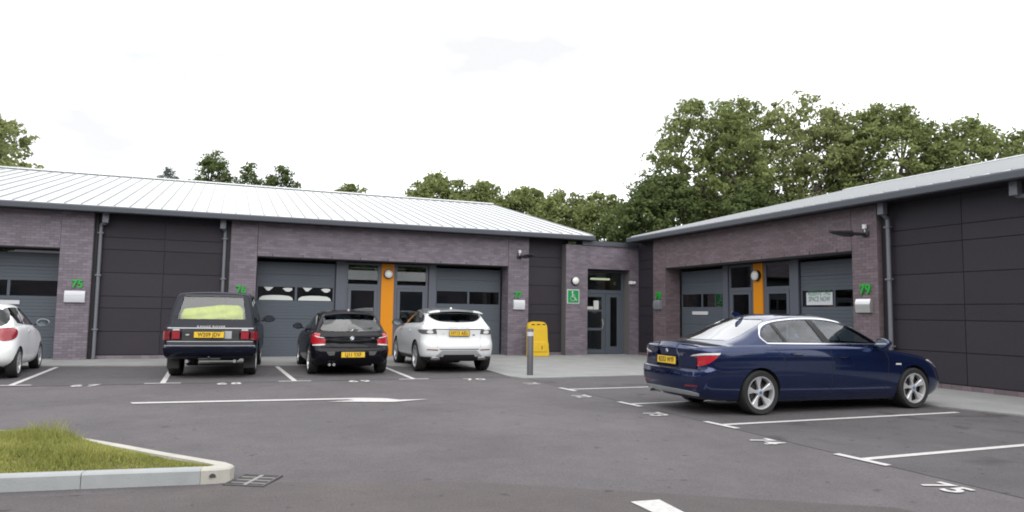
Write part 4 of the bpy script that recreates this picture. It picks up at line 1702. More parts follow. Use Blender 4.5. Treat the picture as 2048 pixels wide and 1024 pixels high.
def build_car(name, S, loc, rz, label, cat='car', group='cars parked in the marked bays'):
    root = tag(empty(name, loc, rz), label, cat, group)
    bm = body_bmesh(S)
    clean = bm.copy()
    bvh = BVHTree.FromBMesh(clean)
    body = tmp_obj(bm, S['mats'])
    cut = []
    cb = body_bmesh(S, S.get('inset', 0.05), True)
    cut.append(tmp_obj(cb, ['cabin_dark', 'cabin_dark', 'cabin_dark']))
    # wheel arches
    for ax, ar, az in S['arches']:
        for s in (1, -1):
            b = bmesh.new()
            lathe(b, [(0.0005, 0.0), (ar, 0.0), (ar, 0.7), (0.0005, 0.7)], 48, 'y', (ax, 0.5 if s > 0 else -1.2, az))
            # straight legs below the axle so the arch opens downwards
            cut.append(tmp_obj(b, ['wheel_well']))
    for pts in S['side_windows']:
        b = bmesh.new()
        prism(b, smooth_poly(pts, 5), lambda x, z: (x, -1.3, z), lambda x, z: (x, 1.3, z))
        cut.append(tmp_obj(b, ['dark_trim']))
    for key, x0, x1 in (('rear_window', -1.0, S['mid']), ('front_window', S['mid'], 8.0)):
        b = bmesh.new()
        prism(b, smooth_poly(S[key], 5), lambda y, z: (x0, y, z), lambda y, z: (x1, y, z))
        cut.append(tmp_obj(b, ['dark_trim']))
    me = booleans(body, cut)
    me.polygons.foreach_set('use_smooth', [True] * len(me.polygons))
    me.set_sharp_from_angle(angle=R_(33))
    body.name = 'body'
    me.name = 'body'
    body.parent = root
    cf = Conform(bvh, root)
    for pts in S['side_windows']:
        for s in (1, -1):
            cf.patch('side_window', 'side', smooth_poly(pts, 5), S['glass'], s, -0.006, step=0.12)
    cf.patch('rear_window', 'rear', smooth_poly(S['rear_window'], 5), S.get('rear_glass', S['glass']), 1, -0.006, step=0.1)
    cf.patch('windscreen', 'front', smooth_poly(S['front_window'], 5), S['glass'], 1, -0.006, step=0.1)
    for ax, ar, az in S['arches']:
        for s in (1, -1):
            make_wheel(root, ax, s * (S['track'] / 2), S['wr'], S['wheel'], s, S.get('ww', 0.225))
    # simple cabin: four seats, dashboard, steering wheel (right hand drive)
    fx, rx, hz = S['seats']
    for xx in (fx, rx):
        for s in (1, -1):
            st = empty('seat', (xx, s * 0.36, 0), 0, root)
            bm = bmesh.new()
            bm_box(bm, -0.06, 0.06, -0.22, 0.22, S['cabin_floor'] + 0.01, hz - 0.2, 0.03)
            for v in bm.verts: v.co.x -= (v.co.z - 0.8) * 0.18
            from_bm('backrest', bm, 'seat_grey', st, smooth=True)
            bm = bmesh.new()
            bm_box(bm, -0.045, 0.045, -0.12, 0.12, hz - 0.17, hz, 0.03)
            for v in bm.verts: v.co.x -= (v.co.z - 0.8) * 0.18
            from_bm('headrest', bm, 'seat_grey', st, smooth=True)
    sw = empty('steering_wheel', (fx + 0.52, -0.36, hz - 0.22), 0, root)
    bm = bmesh.new()
    n = 20
    for i in range(n):
        a, b2 = 2 * math.pi * i / n, 2 * math.pi * (i + 1) / n
        tube(bm, (-0.19 * math.sin(a) * 0.4, 0.19 * math.cos(a), 0.19 * math.sin(a)), (-0.19 * math.sin(b2) * 0.4, 0.19 * math.cos(b2), 0.19 * math.sin(b2)), 0.016, n=6)
    tube(bm, (0, -0.18, 0), (0, 0.18, 0), 0.014, n=6)
    from_bm('rim', bm, 'black_plastic', sw)
    box('dashboard', fx + 0.62, fx + 0.95, -0.62, 0.62, S['cabin_floor'] + 0.01, hz - 0.27, 'cabin_dark', root, 0.03)
    # underbody, so the road does not show through
    box('underbody', S['arches'][0][0] - 0.35, S['arches'][1][0] + 0.3, -0.55, 0.55, S['under'], S['under'] + 0.14, 'wheel_well', root, 0.03)
    return root, cf


def mirror_unit(root, x, y, z, side, m, sc_=1.0, glass='clear_lens'):
    e = empty('wing_mirror', (x, y, z), 0, root)
    bm = bmesh.new()
    bmesh.ops.create_icosphere(bm, subdivisions=3, radius=1.0)
    for v in bm.verts:
        v.co.x = max(-0.35, v.co.x)
        v.co = Vector((v.co.x * 0.12 * sc_, side * 0.11 * sc_ + v.co.y * 0.13 * sc_, v.co.z * 0.085 * sc_ * (1 - 0.12 * v.co.y * side)))
    from_bm('mirror_shell', bm, m, e, smooth=True)
    bm = bmesh.new()
    bmesh.ops.create_circle(bm, cap_ends=True, segments=20, radius=1.0)
    for v in bm.verts:
        v.co = Vector((-0.044 * sc_, side * 0.11 * sc_ + v.co.x * 0.105 * sc_, v.co.y * 0.066 * sc_))
    bmesh.ops.recalc_face_normals(bm, faces=bm.faces[:])
    o = from_bm('mirror_glass', bm, 'mirror_tint', e)
    bm = bmesh.new()
    tube(bm, (0.02, -side * 0.07, -0.05), (0.0, side * 0.06, -0.02), 0.025, 0.03)
    from_bm('mirror_stalk', bm, 'black_plastic', e)


def both(fn):
    for s in (1, -1): fn(s)


def spoiler(root, x0, x1, w0, w1, z0, z1, th, m, ta=-1.0, tb=1.0):
    bm = bmesh.new()
    N = 14
    rows = []
    for i in range(N + 1):
        t = ta + (tb - ta) * i / N
        dr = 0.055 * t * t
        xa, xb = x0 + 0.09 * t * t, x1
        ya, yb = w0 * t, w1 * t
        e = 1 - 0.6 * max(0, abs(t) - 0.85) / 0.15
        rows.append([bm.verts.new((xa, ya, z0 - dr)), bm.verts.new((xa + 0.01, ya, z0 - dr + th * e * 0.8)), bm.verts.new((xa + 0.05, ya, z0 - dr + th * e)),
                     bm.verts.new((xb, yb, z1 - dr + 0.006)), bm.verts.new((xb, yb, z1 - dr - th * 0.8)), bm.verts.new((xa + 0.06, ya, z0 - dr - 0.004))])
    for i in range(N):
        for j in range(6): bm.faces.new((rows[i][j], rows[i][(j + 1) % 6], rows[i + 1][(j + 1) % 6], rows[i + 1][j]))
    bm.faces.new(rows[0]); bm.faces.new(rows[-1])
    return from_bm('roof_spoiler', bm, m, root, smooth=True, angle=40)


# ---- blue saloon -----------------------------------------------------------
S = dict(
    mats=['blue_paint', 'blue_paint', 'blue_paint', 'wheel_well'],
    belt=[(0, 1.00), (0.5, 1.035), (1.2, 1.055), (2.4, 1.045), (3.5, 1.00), (4.1, 0.93), (4.6, 0.85), (4.95, 0.76), (5.2, 0.66)],
    sill=[(0, 0.25), (0.9, 0.21), (4.4, 0.17), (5.2, 0.19)],
    tub=[(0, 0.14, 5.00, 0.82), (0.08, 0.06, 5.10, 0.865), (0.22, 0.015, 5.17, 0.90), (0.42, 0.0, 5.20, 0.925), (0.56, 0.015, 5.20, 0.93), (0.60, 0.07, 5.19, 0.93), (0.75, 0.085, 5.15, 0.932), (0.9, 0.07, 5.08, 0.915), (0.96, 0.055, 5.03, 0.90), (1.0, 0.06, 4.97, 0.872)],
    ts=[0, .04, .08, .15, .22, .3, .38, .46, .53, .56, .58, .60, .64, .7, .76, .82, .88, .92, .95, .975, 1.0],
    plan=(0.26, 0.42, 0.10, 0.20), taper=(0.05, 0.06),
    gh=[(0, 0.42, 4.04, 0.845), (0.15, 0.64, 3.90, 0.815), (0.3, 0.86, 3.74, 0.785), (0.5, 1.06, 3.55, 0.745), (0.7, 1.28, 3.33, 0.70), (0.85, 1.46, 3.13, 0.66), (0.94, 1.60, 2.96, 0.62), (1.0, 1.80, 2.72, 0.56)],
    ghplan=(0.14, 0.11, 0.20, 0.15), ghtaper=(0.06, 0.03),
    roof=[(0, 1.50), (1.4, 1.533), (2.3, 1.55), (3.2, 1.527), (4.2, 1.47)], crown=0.035,
    hoodcrown=[(0, 0.075), (0.25, 0.06), (0.8, 0.045), (3.6, 0.05), (4.6, 0.08), (5.2, 0.03)],
    cabin_floor=0.80, mid=2.4, inset=0.056,
    arches=[(1.14, 0.375, 0.345), (4.30, 0.375, 0.345)], wr=0.338, track=1.60, wheel='star5', ww=0.235,
    side_windows=[[(1.34, 1.11, 'c'), (1.27, 1.19), (1.36, 1.305), (1.58, 1.40), (1.88, 1.445), (2.24, 1.457, 'c'), (2.44, 1.10, 'c')],
                  [(2.59, 1.098, 'c'), (2.36, 1.457, 'c'), (2.68, 1.443), (3.0, 1.38), (3.30, 1.26), (3.60, 1.085, 'c')]],
    rear_window=[(-0.60, 1.125, 'c'), (0.60, 1.125, 'c'), (0.56, 1.3), (0.50, 1.42), (0.42, 1.455, 'c'), (-0.42, 1.455, 'c'), (-0.50, 1.42), (-0.56, 1.3)],
    front_window=[(-0.66, 1.09, 'c'), (0.66, 1.09, 'c'), (0.58, 1.3), (0.48, 1.45, 'c'), (-0.48, 1.45, 'c'), (-0.58, 1.3)],
    glass='car_glass', rear_glass='sky_car_glass', seats=(2.55, 1.75, 1.33), under=0.17)
car, cf = build_car('saloon_car', S, (6.50, 9.62, 0), R_(-1.6), 'dark blue saloon car parked side on in bay 73 in front of the right block')
# chrome frame around the side windows
both(lambda s: cf.ribbon('window_trim', 'side', smooth_poly([(1.335, 1.085, 'c'), (1.24, 1.19), (1.33, 1.32), (1.56, 1.415), (1.9, 1.46), (2.3, 1.475), (2.68, 1.460), (3.02, 1.397), (3.34, 1.268), (3.68, 1.07, 'c'), (2.6, 1.075, 'c')], 8), 0.017, 'chrome', s, 0.004, 0.010, True))
both(lambda s: cf.patch('door_pillar', 'side', [(2.44, 1.10), (2.24, 1.457), (2.36, 1.457), (2.59, 1.10)], 'black_plastic', s, 0.002))
both(lambda s: cf.patch('door_pillar', 'side', [(1.665, 1.10), (1.52, 1.388), (1.575, 1.398), (1.73, 1.10)], 'black_plastic', s, 0.001))
# shut lines
def shut(s):
    cf.ribbon('shut_line', 'side', [(2.50, 1.06), (2.53, 0.75), (2.50, 0.30)], 0.009, 'dark_trim', s, 0.0012)
    cf.ribbon('shut_line', 'side', smooth_poly([(1.36, 1.07), (1.52, 0.93), (1.60, 0.80), (1.58, 0.72)], 5, False), 0.009, 'dark_trim', s, 0.0012)
    cf.ribbon('shut_line', 'side', smooth_poly([(3.62, 1.02), (3.72, 0.85), (3.70, 0.60), (3.62, 0.30)], 5, False), 0.009, 'dark_trim', s, 0.0012)
    cf.ribbon('shut_line', 'side', [(1.62, 0.28), (3.6, 0.25)], 0.008, 'dark_trim', s, 0.0012)
    cf.ribbon('shut_line', 'side', smooth_poly([(0.30, 0.70), (0.50, 0.66), (0.78, 0.655)], 5, False), 0.008, 'dark_trim', s, 0.0012)
    for hx, hz in ((2.66, 0.90), (1.74, 0.925)):
        cf.patch('door_handle', 'side', smooth_poly([(hx, hz - 0.016), (hx + 0.2, hz - 0.016), (hx + 0.215, hz), (hx + 0.2, hz + 0.016), (hx, hz + 0.016), (hx - 0.015, hz)], 3), 'blue_paint', s, 0.022, 0.024, 0.05)
        cf.patch('handle_recess', 'side', smooth_poly([(hx + 0.02, hz - 0.04), (hx + 0.17, hz - 0.04), (hx + 0.19, hz - 0.012), (hx + 0.01, hz - 0.012)], 3), 'dark_trim', s, 0.002)
    cf.patch('side_indicator', 'side', [(3.88, 0.735), (4.0, 0.732), (4.005, 0.755), (3.89, 0.76)], 'clear_lens', s, 0.005, 0.006)
    cf.patch('fuel_flap' if s < 0 else 'quarter_panel_mark', 'side', smooth_poly([(1.0, 0.88), (1.22, 0.88), (1.24, 0.90), (1.24, 1.0), (1.22, 1.02), (1.0, 1.02), (0.98, 1.0), (0.98, 0.90)], 2), 'blue_paint', s, 0.0018) if s < 0 else None
    # tail lights wrap round the corner
    cf.patch('tail_light', 50, smooth_poly([(0.41, 0.745, 'c'), (0.52, 0.735), (0.66, 0.76), (0.78, 0.82), (0.87, 0.905, 'c'), (0.66, 0.90), (0.40, 0.865, 'c')], 5), 'red_lens', s, 0.006, 0.012, 0.05)
    cf.patch('tail_light_top', 50, smooth_poly([(0.44, 0.880, 'c'), (0.66, 0.908), (0.875, 0.913, 'c'), (0.895, 0.944, 'c'), (0.66, 0.938), (0.52, 0.915)], 5), 'clear_lens', s, 0.006, 0.012, 0.05)
    cf.patch('rear_reflector', 'rear', [(s * 0.50, 0.425), (s * 0.76, 0.435), (s * 0.76, 0.46), (s * 0.50, 0.452)], 'dark_red_lens', 1, 0.006, 0.008)
    cf.patch('headlight', 'side', smooth_poly([(4.62, 0.805), (4.78, 0.79), (4.98, 0.725), (5.02, 0.66), (4.92, 0.67), (4.76, 0.745)], 4), 'clear_lens', s, 0.005, 0.01, 0.06)
    mirror_unit(root=car, x=3.52, y=s * 0.90, z=1.09, side=s, m='blue_paint', sc_=1.0)
both(shut)
cf.ribbon('shut_line', 'rear', [(-0.78, 0.70), (-0.3, 0.685), (0.3, 0.685), (0.78, 0.70)], 0.010, 'dark_trim', 1, 0.001)
cf.patch('bumper_valance', 'rear', smooth_poly([(-0.72, 0.30, 'c'), (0.72, 0.30, 'c'), (0.70, 0.345), (0.3, 0.365), (-0.3, 0.365), (-0.70, 0.345)], 4), 'skid_silver', 1, 0.012, 0.014)
cf.patch('plate_recess', 'rear', smooth_poly([(-0.34, 0.715), (0.34, 0.715), (0.36, 0.76), (0.33, 0.86), (-0.33, 0.86), (-0.36, 0.76)], 3), 'black_paint', 1, 0.003)
number_plate(car, (0.060, 0.02, 0.795), 'RD53 WYF', tilt=R_(2))
roundel(car, (0.062, 0, 0.945), 0.042, R_(3))
text_mesh('model_badge', '530i', 0.060, 0.002, 'chrome', car, bold=0.002, M=frame3((0.075, -0.36, 0.895), (0.06, -1, 0), (0, 0, 1)))
# boot lip and roof aerial
cf.ribbon('boot_lip', 'top', [(0.14, -0.70), (0.095, -0.35), (0.085, 0), (0.095, 0.35), (0.14, 0.70)], 0.05, 'blue_paint', 1, 0.014, 0.016)
ae = empty('roof_aerial', (1.42, 0, 1.497), 0, car)
bm = bmesh.new()
prism(bm, [(-0.11, 0.055), (-0.10, 0.085), (0.0, 0.07), (0.13, 0.0), (-0.04, -0.03), (-0.08, 0.0)], lambda x, z: (x, -0.018, z), lambda x, z: (x, 0.018, z))
bmesh.ops.bevel(bm, geom=bm.edges[:], offset=0.006, segments=2, affect='EDGES')
from_bm('fin', bm, 'blue_paint', ae, smooth=True)
for s in (1,):
    bm = bmesh.new()
    tube(bm, (0.06, 0.55, 0.27), (0.25, 0.55, 0.27), 0.035, n=14)
    from_bm('exhaust_pipe', bm, 'chrome', car, smooth=True)

# ---- dark off-roader (rear view) -------------------------------------------
S = dict(
    mats=['navy_paint', 'lower_black', 'navy_paint', 'wheel_well'],
    belt=[(0, 1.13), (1.5, 1.14), (3.3, 1.12), (4.2, 1.08), (4.8, 1.0)],
    sill=[(0, 0.42), (0.9, 0.40), (4.0, 0.40), (4.8, 0.42)],
    tub=[(0, 0.13, 4.66, 0.86), (0.08, 0.03, 4.74, 0.92), (0.2, -0.03, 4.80, 0.945), (0.34, -0.04, 4.82, 0.95), (0.40, 0.03, 4.80, 0.945), (0.6, 0.06, 4.76, 0.955), (0.86, 0.07, 4.72, 0.95), (1.0, 0.11, 4.68, 0.925)],
    ts=[0, .04, .08, .14, .2, .28, .34, .37, .40, .46, .54, .62, .7, .78, .86, .91, .95, .98, 1.0],
    lower_t=0.08, plan=(0.12, 0.18, 0.04, 0.06), taper=(0.02, 0.03),
    gh=[(0, 0.14, 3.45, 0.905), (0.2, 0.18, 3.28, 0.885), (0.5, 0.27, 2.98, 0.84), (0.8, 0.37, 2.70, 0.785), (0.92, 0.42, 2.55, 0.755), (0.97, 0.46, 2.45, 0.725), (1.0, 0.56, 2.3, 0.66)],
    ghplan=(0.10, 0.12, 0.05, 0.16), ghtaper=(0.02, 0.02),
    roof=[(0, 1.84), (0.6, 1.875), (2.0, 1.885), (3.4, 1.84)], crown=0.035,
    hoodcrown=[(0, 0.012), (3.4, 0.04), (4.8, 0.04)], cabin_floor=0.92, mid=1.8,
    arches=[(1.05, 0.44, 0.40), (3.80, 0.44, 0.40)], wr=0.385, track=1.56, wheel='six', ww=0.26,
    side_windows=[[(0.36, 1.20, 'c'), (0.52, 1.68, 'c'), (1.02, 1.72, 'c'), (1.02, 1.20, 'c')], [(1.12, 1.20, 'c'), (1.12, 1.72, 'c'), (1.90, 1.73, 'c'), (1.90, 1.20, 'c')], [(1.99, 1.20, 'c'), (1.99, 1.73, 'c'), (2.62, 1.70, 'c'), (3.10, 1.20, 'c')]],
    rear_window=[(-0.69, 1.27, 'c'), (0.69, 1.27, 'c'), (0.60, 1.755, 'c'), (-0.60, 1.755, 'c')],
    front_window=[(-0.72, 1.24, 'c'), (0.72, 1.24, 'c'), (0.62, 1.74, 'c'), (-0.62, 1.74, 'c')],
    glass='dark_car_glass', rear_glass='car_glass', seats=(2.2, 1.45, 1.52), under=0.34)
car, cf = build_car('off_road_car', S, (-0.31, 16.55, 0), R_(90 - 4.5), 'dark navy boxy off-road car with hi-vis clothing in its rear window')
def rr(s):
    cf.patch('tail_light', 'rear', [(s * 0.61, 0.845), (s * 0.765, 0.845), (s * 0.765, 1.01), (s * 0.61, 1.01)], 'mid_red_lens', 1, 0.02, 0.025)
    cf.patch('tail_light', 40, [(0.68, 0.82), (0.84, 0.82), (0.84, 1.015), (0.68, 1.015)], 'dark_red_lens', s, 0.02, 0.03)
    cf.patch('lamp_top', 'rear', [(s * 0.62, 1.022), (s * 0.75, 1.022), (s * 0.75, 1.048), (s * 0.62, 1.048)], 'skid_silver', 1, 0.03, 0.03)
    mirror_unit(car, 3.02, s * 0.98, 1.26, s, 'black_plastic', 1.15)
    cf.ribbon('shut_line', 'side', [(1.95, 1.15), (1.95, 0.5)], 0.009, 'dark_trim', s, 0.001)
    bm = bmesh.new()
    bm_box(bm, 0.55, 0.57, -0.125 + s * 0.78, 0.125 + s * 0.78, 0.18, 0.5, 0.01)
    from_bm('mud_flap', bm, 'lower_black', car)
both(rr)
cf.patch('tailgate_panel', 'rear', [(-0.57, 0.82), (0.57, 0.82), (0.57, 1.045), (-0.57, 1.045)], 'lower_black', 1, 0.004, 0.006)
cf.patch('plate_surround_panel', 'rear', [(-0.42, 0.855), (-0.22, 0.855), (-0.22, 1.015), (-0.42, 1.015)], 'skid_silver', 1, 0.008, 0.006)
number_plate(car, (0.030, 0.03, 0.935), 'W209 JDV', w=0.60, h=0.125)
cf.patch('badge', 'rear', smooth_poly([(0.46, 0.915), (0.50, 0.935), (0.46, 0.955), (0.42, 0.935)], 5), 'silver_metal', 1, 0.014, 0.006)
text_mesh('lettering', 'RANGE ROVER', 0.065, 0.002, 'lettering', car, sx=1.15, bold=0.001, spacing=1.18, M=frame3((0.085, 0.0, 1.105), (0, -1, 0), (0.1, 0, 1)))
cf.ribbon('tailgate_trim', 'rear', [(-0.86, 1.075), (0.86, 1.075)], 0.018, 'skid_silver', 1, 0.006, 0.008)
cf.ribbon('bumper_edge', 'rear', [(-0.90, 0.70), (0.90, 0.70)], 0.016, 'skid_silver', 1, 0.008, 0.01)
cf.ribbon('shut_line', 'rear', [(-0.86, 0.79), (0.86, 0.79)], 0.012, 'skid_silver', 1, 0.004)
cf.patch('window_border', 'rear', [(-0.60, 1.765), (0.60, 1.765), (0.585, 1.80), (-0.585, 1.80)], 'black_plastic', 1, 0.003)
bm = bmesh.new()
bm_box(bm, -0.02, 0.05, -0.22, 0.22, 0.40, 0.44, 0.01)
tube(bm, (0.02, 0, 0.42), (-0.12, 0, 0.42), 0.02)
bmesh.ops.create_icosphere(bm, subdivisions=2, radius=0.03, matrix=Matrix.Translation((-0.13, 0, 0.46)))
from_bm('tow_bar', bm, 'black_metal', car)
for s in (0.45, -0.5):
    bm = bmesh.new()
    tube(bm, (0.05, s, 0.37), (0.4, s, 0.36), 0.035, n=12)
    from_bm('exhaust_pipe', bm, 'grey_metal', car)
# hi-vis clothing heaped behind the rear glass
jk = tag(empty('hi_vis_jacket', (-0.31, 16.55, 0), R_(90 - 4.5)), 'yellow-green hi-vis clothing draped behind the rear window of the dark off-roader', 'jacket')
bm = bmesh.new()
pts = [(-0.66, 1.285), (-0.62, 1.30), (0.64, 1.29), (0.66, 1.40), (0.60, 1.50), (0.40, 1.50), (0.10, 1.53), (-0.25, 1.565), (-0.50, 1.56), (-0.57, 1.50), (-0.62, 1.36)]
grid = {}
NX, NZ = 30, 10
top = curve(sorted([(-0.62, 1.50), (-0.50, 1.575), (-0.2, 1.58), (0.1, 1.545), (0.4, 1.51), (0.58, 1.49), (0.64, 1.40)]))
for i in range(NX):
    y = -0.62 + 1.26 * i / (NX - 1)
    for j in range(NZ):
        t = j / (NZ - 1)
        z = 1.22 + (top(y) - 1.22) * t
        xx = 0.255 + 0.15 * t * t + 0.02 * math.sin(y * 17 + z * 9) + 0.012 * math.sin(y * 41) + 0.015 * math.sin(z * 38 + y * 6)
        grid[i, j] = bm.verts.new((xx, y, z))
    grid[i, NZ] = bm.verts.new((0.75, y, 1.22 + (top(y) - 1.22) * 0.95))
    grid[i, NZ + 1] = bm.verts.new((0.75, y, 1.22))
for i in range(NX - 1):
    for j in range(NZ + 2):
        bm.faces.new((grid[i, j], grid[i + 1, j], grid[i + 1, (j + 1) % (NZ + 2)], grid[i, (j + 1) % (NZ + 2)]))
for i in (0, NX - 1): bm.faces.new([grid[i, j] for j in range(NZ + 2)])
from_bm('cloth', bm, 'hi_vis', jk, smooth=True, angle=60)

# ---- black hatchback -------------------------------------------------------
S = dict(
    mats=['black_paint', 'black_paint', 'black_paint', 'wheel_well'],
    belt=[(0, 0.985), (0.8, 1.01), (2.2, 0.99), (3.2, 0.95), (3.9, 0.85), (4.4, 0.72)],
    sill=[(0, 0.26), (0.9, 0.22), (3.7, 0.20), (4.5, 0.22)],
    tub=[(0, 0.14, 4.35, 0.84), (0.10, 0.05, 4.43, 0.885), (0.25, 0.01, 4.5, 0.915), (0.42, 0.0, 4.52, 0.93), (0.52, 0.03, 4.52, 0.93), (0.57, 0.085, 4.5, 0.93), (0.75, 0.10, 4.46, 0.925), (0.92, 0.11, 4.38, 0.905), (1.0, 0.15, 4.3, 0.865)],
    plan=(0.30, 0.40, 0.10, 0.2), taper=(0.05, 0.06),
    gh=[(0, 0.17, 3.42, 0.835), (0.2, 0.24, 3.2, 0.80), (0.45, 0.34, 2.88, 0.75), (0.7, 0.45, 2.52, 0.695), (0.86, 0.52, 2.25, 0.65), (0.94, 0.57, 2.08, 0.61), (1.0, 0.72, 1.9, 0.54)],
    ghplan=(0.17, 0.15, 0.10, 0.26), ghtaper=(0.05, 0.03),
    roof=[(0, 1.45), (0.7, 1.49), (1.6, 1.52), (2.6, 1.49), (3.4, 1.42)], crown=0.045,
    hoodcrown=[(0, 0.015), (0.5, 0.02), (3.4, 0.05), (4.4, 0.06)], cabin_floor=0.80, mid=1.6,
    arches=[(0.82, 0.365, 0.335), (3.62, 0.365, 0.335)], wr=0.332, track=1.60, wheel='ten', ww=0.22,
    side_windows=[[(0.62, 1.10), (0.80, 1.05, 'c'), (1.48, 1.05, 'c'), (1.45, 1.41, 'c'), (0.95, 1.38), (0.68, 1.22)], [(1.56, 1.05, 'c'), (1.52, 1.42, 'c'), (2.0, 1.41), (2.45, 1.27), (2.95, 1.04, 'c')]],
    rear_window=[(-0.66, 1.035), (0, 1.02), (0.66, 1.035), (0.62, 1.2), (0.545, 1.365), (0, 1.385), (-0.545, 1.365), (-0.62, 1.2)],
    front_window=[(-0.66, 1.06, 'c'), (0.66, 1.06, 'c'), (0.52, 1.40, 'c'), (-0.52, 1.40, 'c')],
    glass='dark_car_glass', rear_glass='car_glass', seats=(2.0, 1.25, 1.33), under=0.19)
car, cf = build_car('hatchback_car', S, (2.72, 16.58, 0), R_(90 - 0.5), 'glossy black hatchback parked between the off-roader and the white off-roader')
def f20(s):
    cf.patch('tail_light', 42, smooth_poly([(0.54, 0.735, 'c'), (0.82, 0.72), (0.93, 0.80), (0.95, 0.92, 'c'), (0.80, 0.965), (0.66, 0.965, 'c'), (0.655, 0.85, 'c'), (0.54, 0.84, 'c')], 4), 'red_lens', s, 0.008, 0.015, 0.05)
    cf.patch('lamp_band', 42, smooth_poly([(0.57, 0.86), (0.66, 0.87), (0.78, 0.90), (0.78, 0.915), (0.66, 0.89), (0.57, 0.875)], 3), 'clear_lens', s, 0.011, 0.004, 0.05)
    cf.patch('lamp_base', 42, smooth_poly([(0.56, 0.70), (0.80, 0.685), (0.82, 0.708), (0.56, 0.726)], 3), 'clear_lens', s, 0.008, 0.01, 0.05)
    mirror_unit(car, 2.85, s * 0.90, 1.08, s, 'black_paint', 0.95)
    cf.patch('reflector', 'rear', [(s * 0.52, 0.47), (s * 0.40, 0.47), (s * 0.38, 0.56), (s * 0.58, 0.56)], 'smoke_lens', 1, 0.004, 0.006)
    cf.ribbon('shut_line', 'side', [(1.52, 1.02), (1.55, 0.7), (1.5, 0.3)], 0.009, 'wheel_well', s, 0.001)
    cf.patch('door_handle', 'side', smooth_poly([(1.62, 0.87), (1.80, 0.87), (1.80, 0.90), (1.62, 0.90)], 3), 'black_paint', s, 0.02, 0.02, 0.05)
both(f20)
spoiler(car, 0.40, 0.72, 0.60, 0.54, 1.425, 1.485, 0.03, 'black_paint')
cf.patch('brake_light', 'rear', [(-0.17, 1.405), (0.17, 1.405), (0.17, 1.42), (-0.17, 1.42)], 'dark_red_lens', 1, 0.008, 0.006)
cf.ribbon('shut_line', 'rear', smooth_poly([(-0.52, 0.72), (-0.35, 0.66), (0, 0.655), (0.35, 0.66), (0.52, 0.72)], 4, False), 0.010, 'wheel_well', 1, 0.001)
number_plate(car, (-0.012, -0.02, 0.485), 'LJ11 YXF', w=0.53, h=0.12)
roundel(car, (0.085, 0, 0.86), 0.048, R_(5))
text_mesh('model_badge', '118d', 0.045, 0.002, 'chrome', car, bold=0.001, M=frame3((0.105, -0.47, 0.86), (0.05, -1, 0), (0, 0, 1)))
bm = bmesh.new()
tube(bm, (0.24, -0.12, 1.055), (0.27, -0.50, 1.10), 0.012, 0.007)
bm_box(bm, 0.20, 0.27, -0.16, -0.06, 1.03, 1.065, 0.01)
from_bm('rear_wiper', bm, 'black_plastic', car)
bm = bmesh.new()
prism(bm, [(-0.07, 0.0), (-0.05, 0.045), (0.06, 0.0)], lambda x, z: (0.85 + x, -0.02, 1.49 + z), lambda x, z: (0.85 + x, 0.02, 1.49 + z))
from_bm('roof_aerial', bm, 'grey_metal', car)
for y in (0.50, 0.40):
    bm = bmesh.new()
    tube(bm, (0.05, y, 0.26), (0.3, y, 0.26), 0.033, n=12)
    from_bm('exhaust_pipe', bm, 'chrome', car)

# ---- white coupe off-roader ------------------------------------------------
S = dict(
    mats=['white_paint', 'lower_black', 'grey_roof_paint', 'wheel_well'],
    belt=[(0, 1.13), (0.6, 1.17), (2.0, 1.14), (3.2, 1.07), (3.9, 0.99), (4.4, 0.88)],
    sill=[(0, 0.30), (0.9, 0.28), (3.7, 0.26), (4.5, 0.28)],
    tub=[(0, 0.16, 4.25, 0.86), (0.10, 0.06, 4.35, 0.915), (0.18, 0.02, 4.4, 0.945), (0.38, 0.0, 4.44, 0.96), (0.5, 0.02, 4.44, 0.965), (0.60, 0.07, 4.42, 0.96), (0.8, 0.10, 4.38, 0.945), (0.93, 0.10, 4.30, 0.925), (1.0, 0.15, 4.22, 0.885)],
    ts=[0, .04, .08, .12, .16, .2, .26, .32, .38, .44, .5, .55, .6, .66, .72, .8, .86, .91, .95, .98, 1.0],
    lower_t=0.115, plan=(0.30, 0.36, 0.10, 0.18), taper=(0.05, 0.05),
    gh=[(0, 0.19, 3.30, 0.87), (0.25, 0.30, 3.05, 0.825), (0.5, 0.40, 2.75, 0.785), (0.75, 0.50, 2.42, 0.735), (0.88, 0.57, 2.2, 0.695), (0.95, 0.63, 2.05, 0.655), (1.0, 0.78, 1.9, 0.58)],
    ghplan=(0.16, 0.15, 0.10, 0.24), ghtaper=(0.05, 0.02), roof_u=0.80,
    roof=[(0, 1.52), (0.7, 1.56), (1.6, 1.62), (2.4, 1.63), (3.3, 1.58)], crown=0.05,
    hoodcrown=[(0, 0.015), (0.5, 0.02), (3.2, 0.05), (4.4, 0.06)], cabin_floor=0.92, mid=1.6,
    arches=[(0.86, 0.42, 0.385), (3.58, 0.42, 0.385)], wr=0.375, track=1.66, wheel='five', ww=0.25,
    side_windows=[[(0.60, 1.26), (0.78, 1.22, 'c'), (1.50, 1.205, 'c'), (1.48, 1.50, 'c'), (0.95, 1.45), (0.68, 1.36)], [(1.56, 1.205, 'c'), (1.54, 1.51, 'c'), (2.1, 1.51), (2.5, 1.38), (2.95, 1.16, 'c')]],
    rear_window=[(-0.66, 1.375), (-0.45, 1.265), (0, 1.24), (0.45, 1.265), (0.66, 1.375), (0.61, 1.43), (0, 1.46), (-0.61, 1.43)],
    front_window=[(-0.66, 1.18, 'c'), (0.66, 1.18, 'c'), (0.52, 1.50, 'c'), (-0.52, 1.50, 'c')],
    glass='dark_car_glass', seats=(2.0, 1.3, 1.42), under=0.26)
car, cf = build_car('coupe_off_road_car', S, (5.36, 16.72, 0), R_(90 - 2.5), 'white compact off-road car with roof spoiler parked next to the pavement corner')
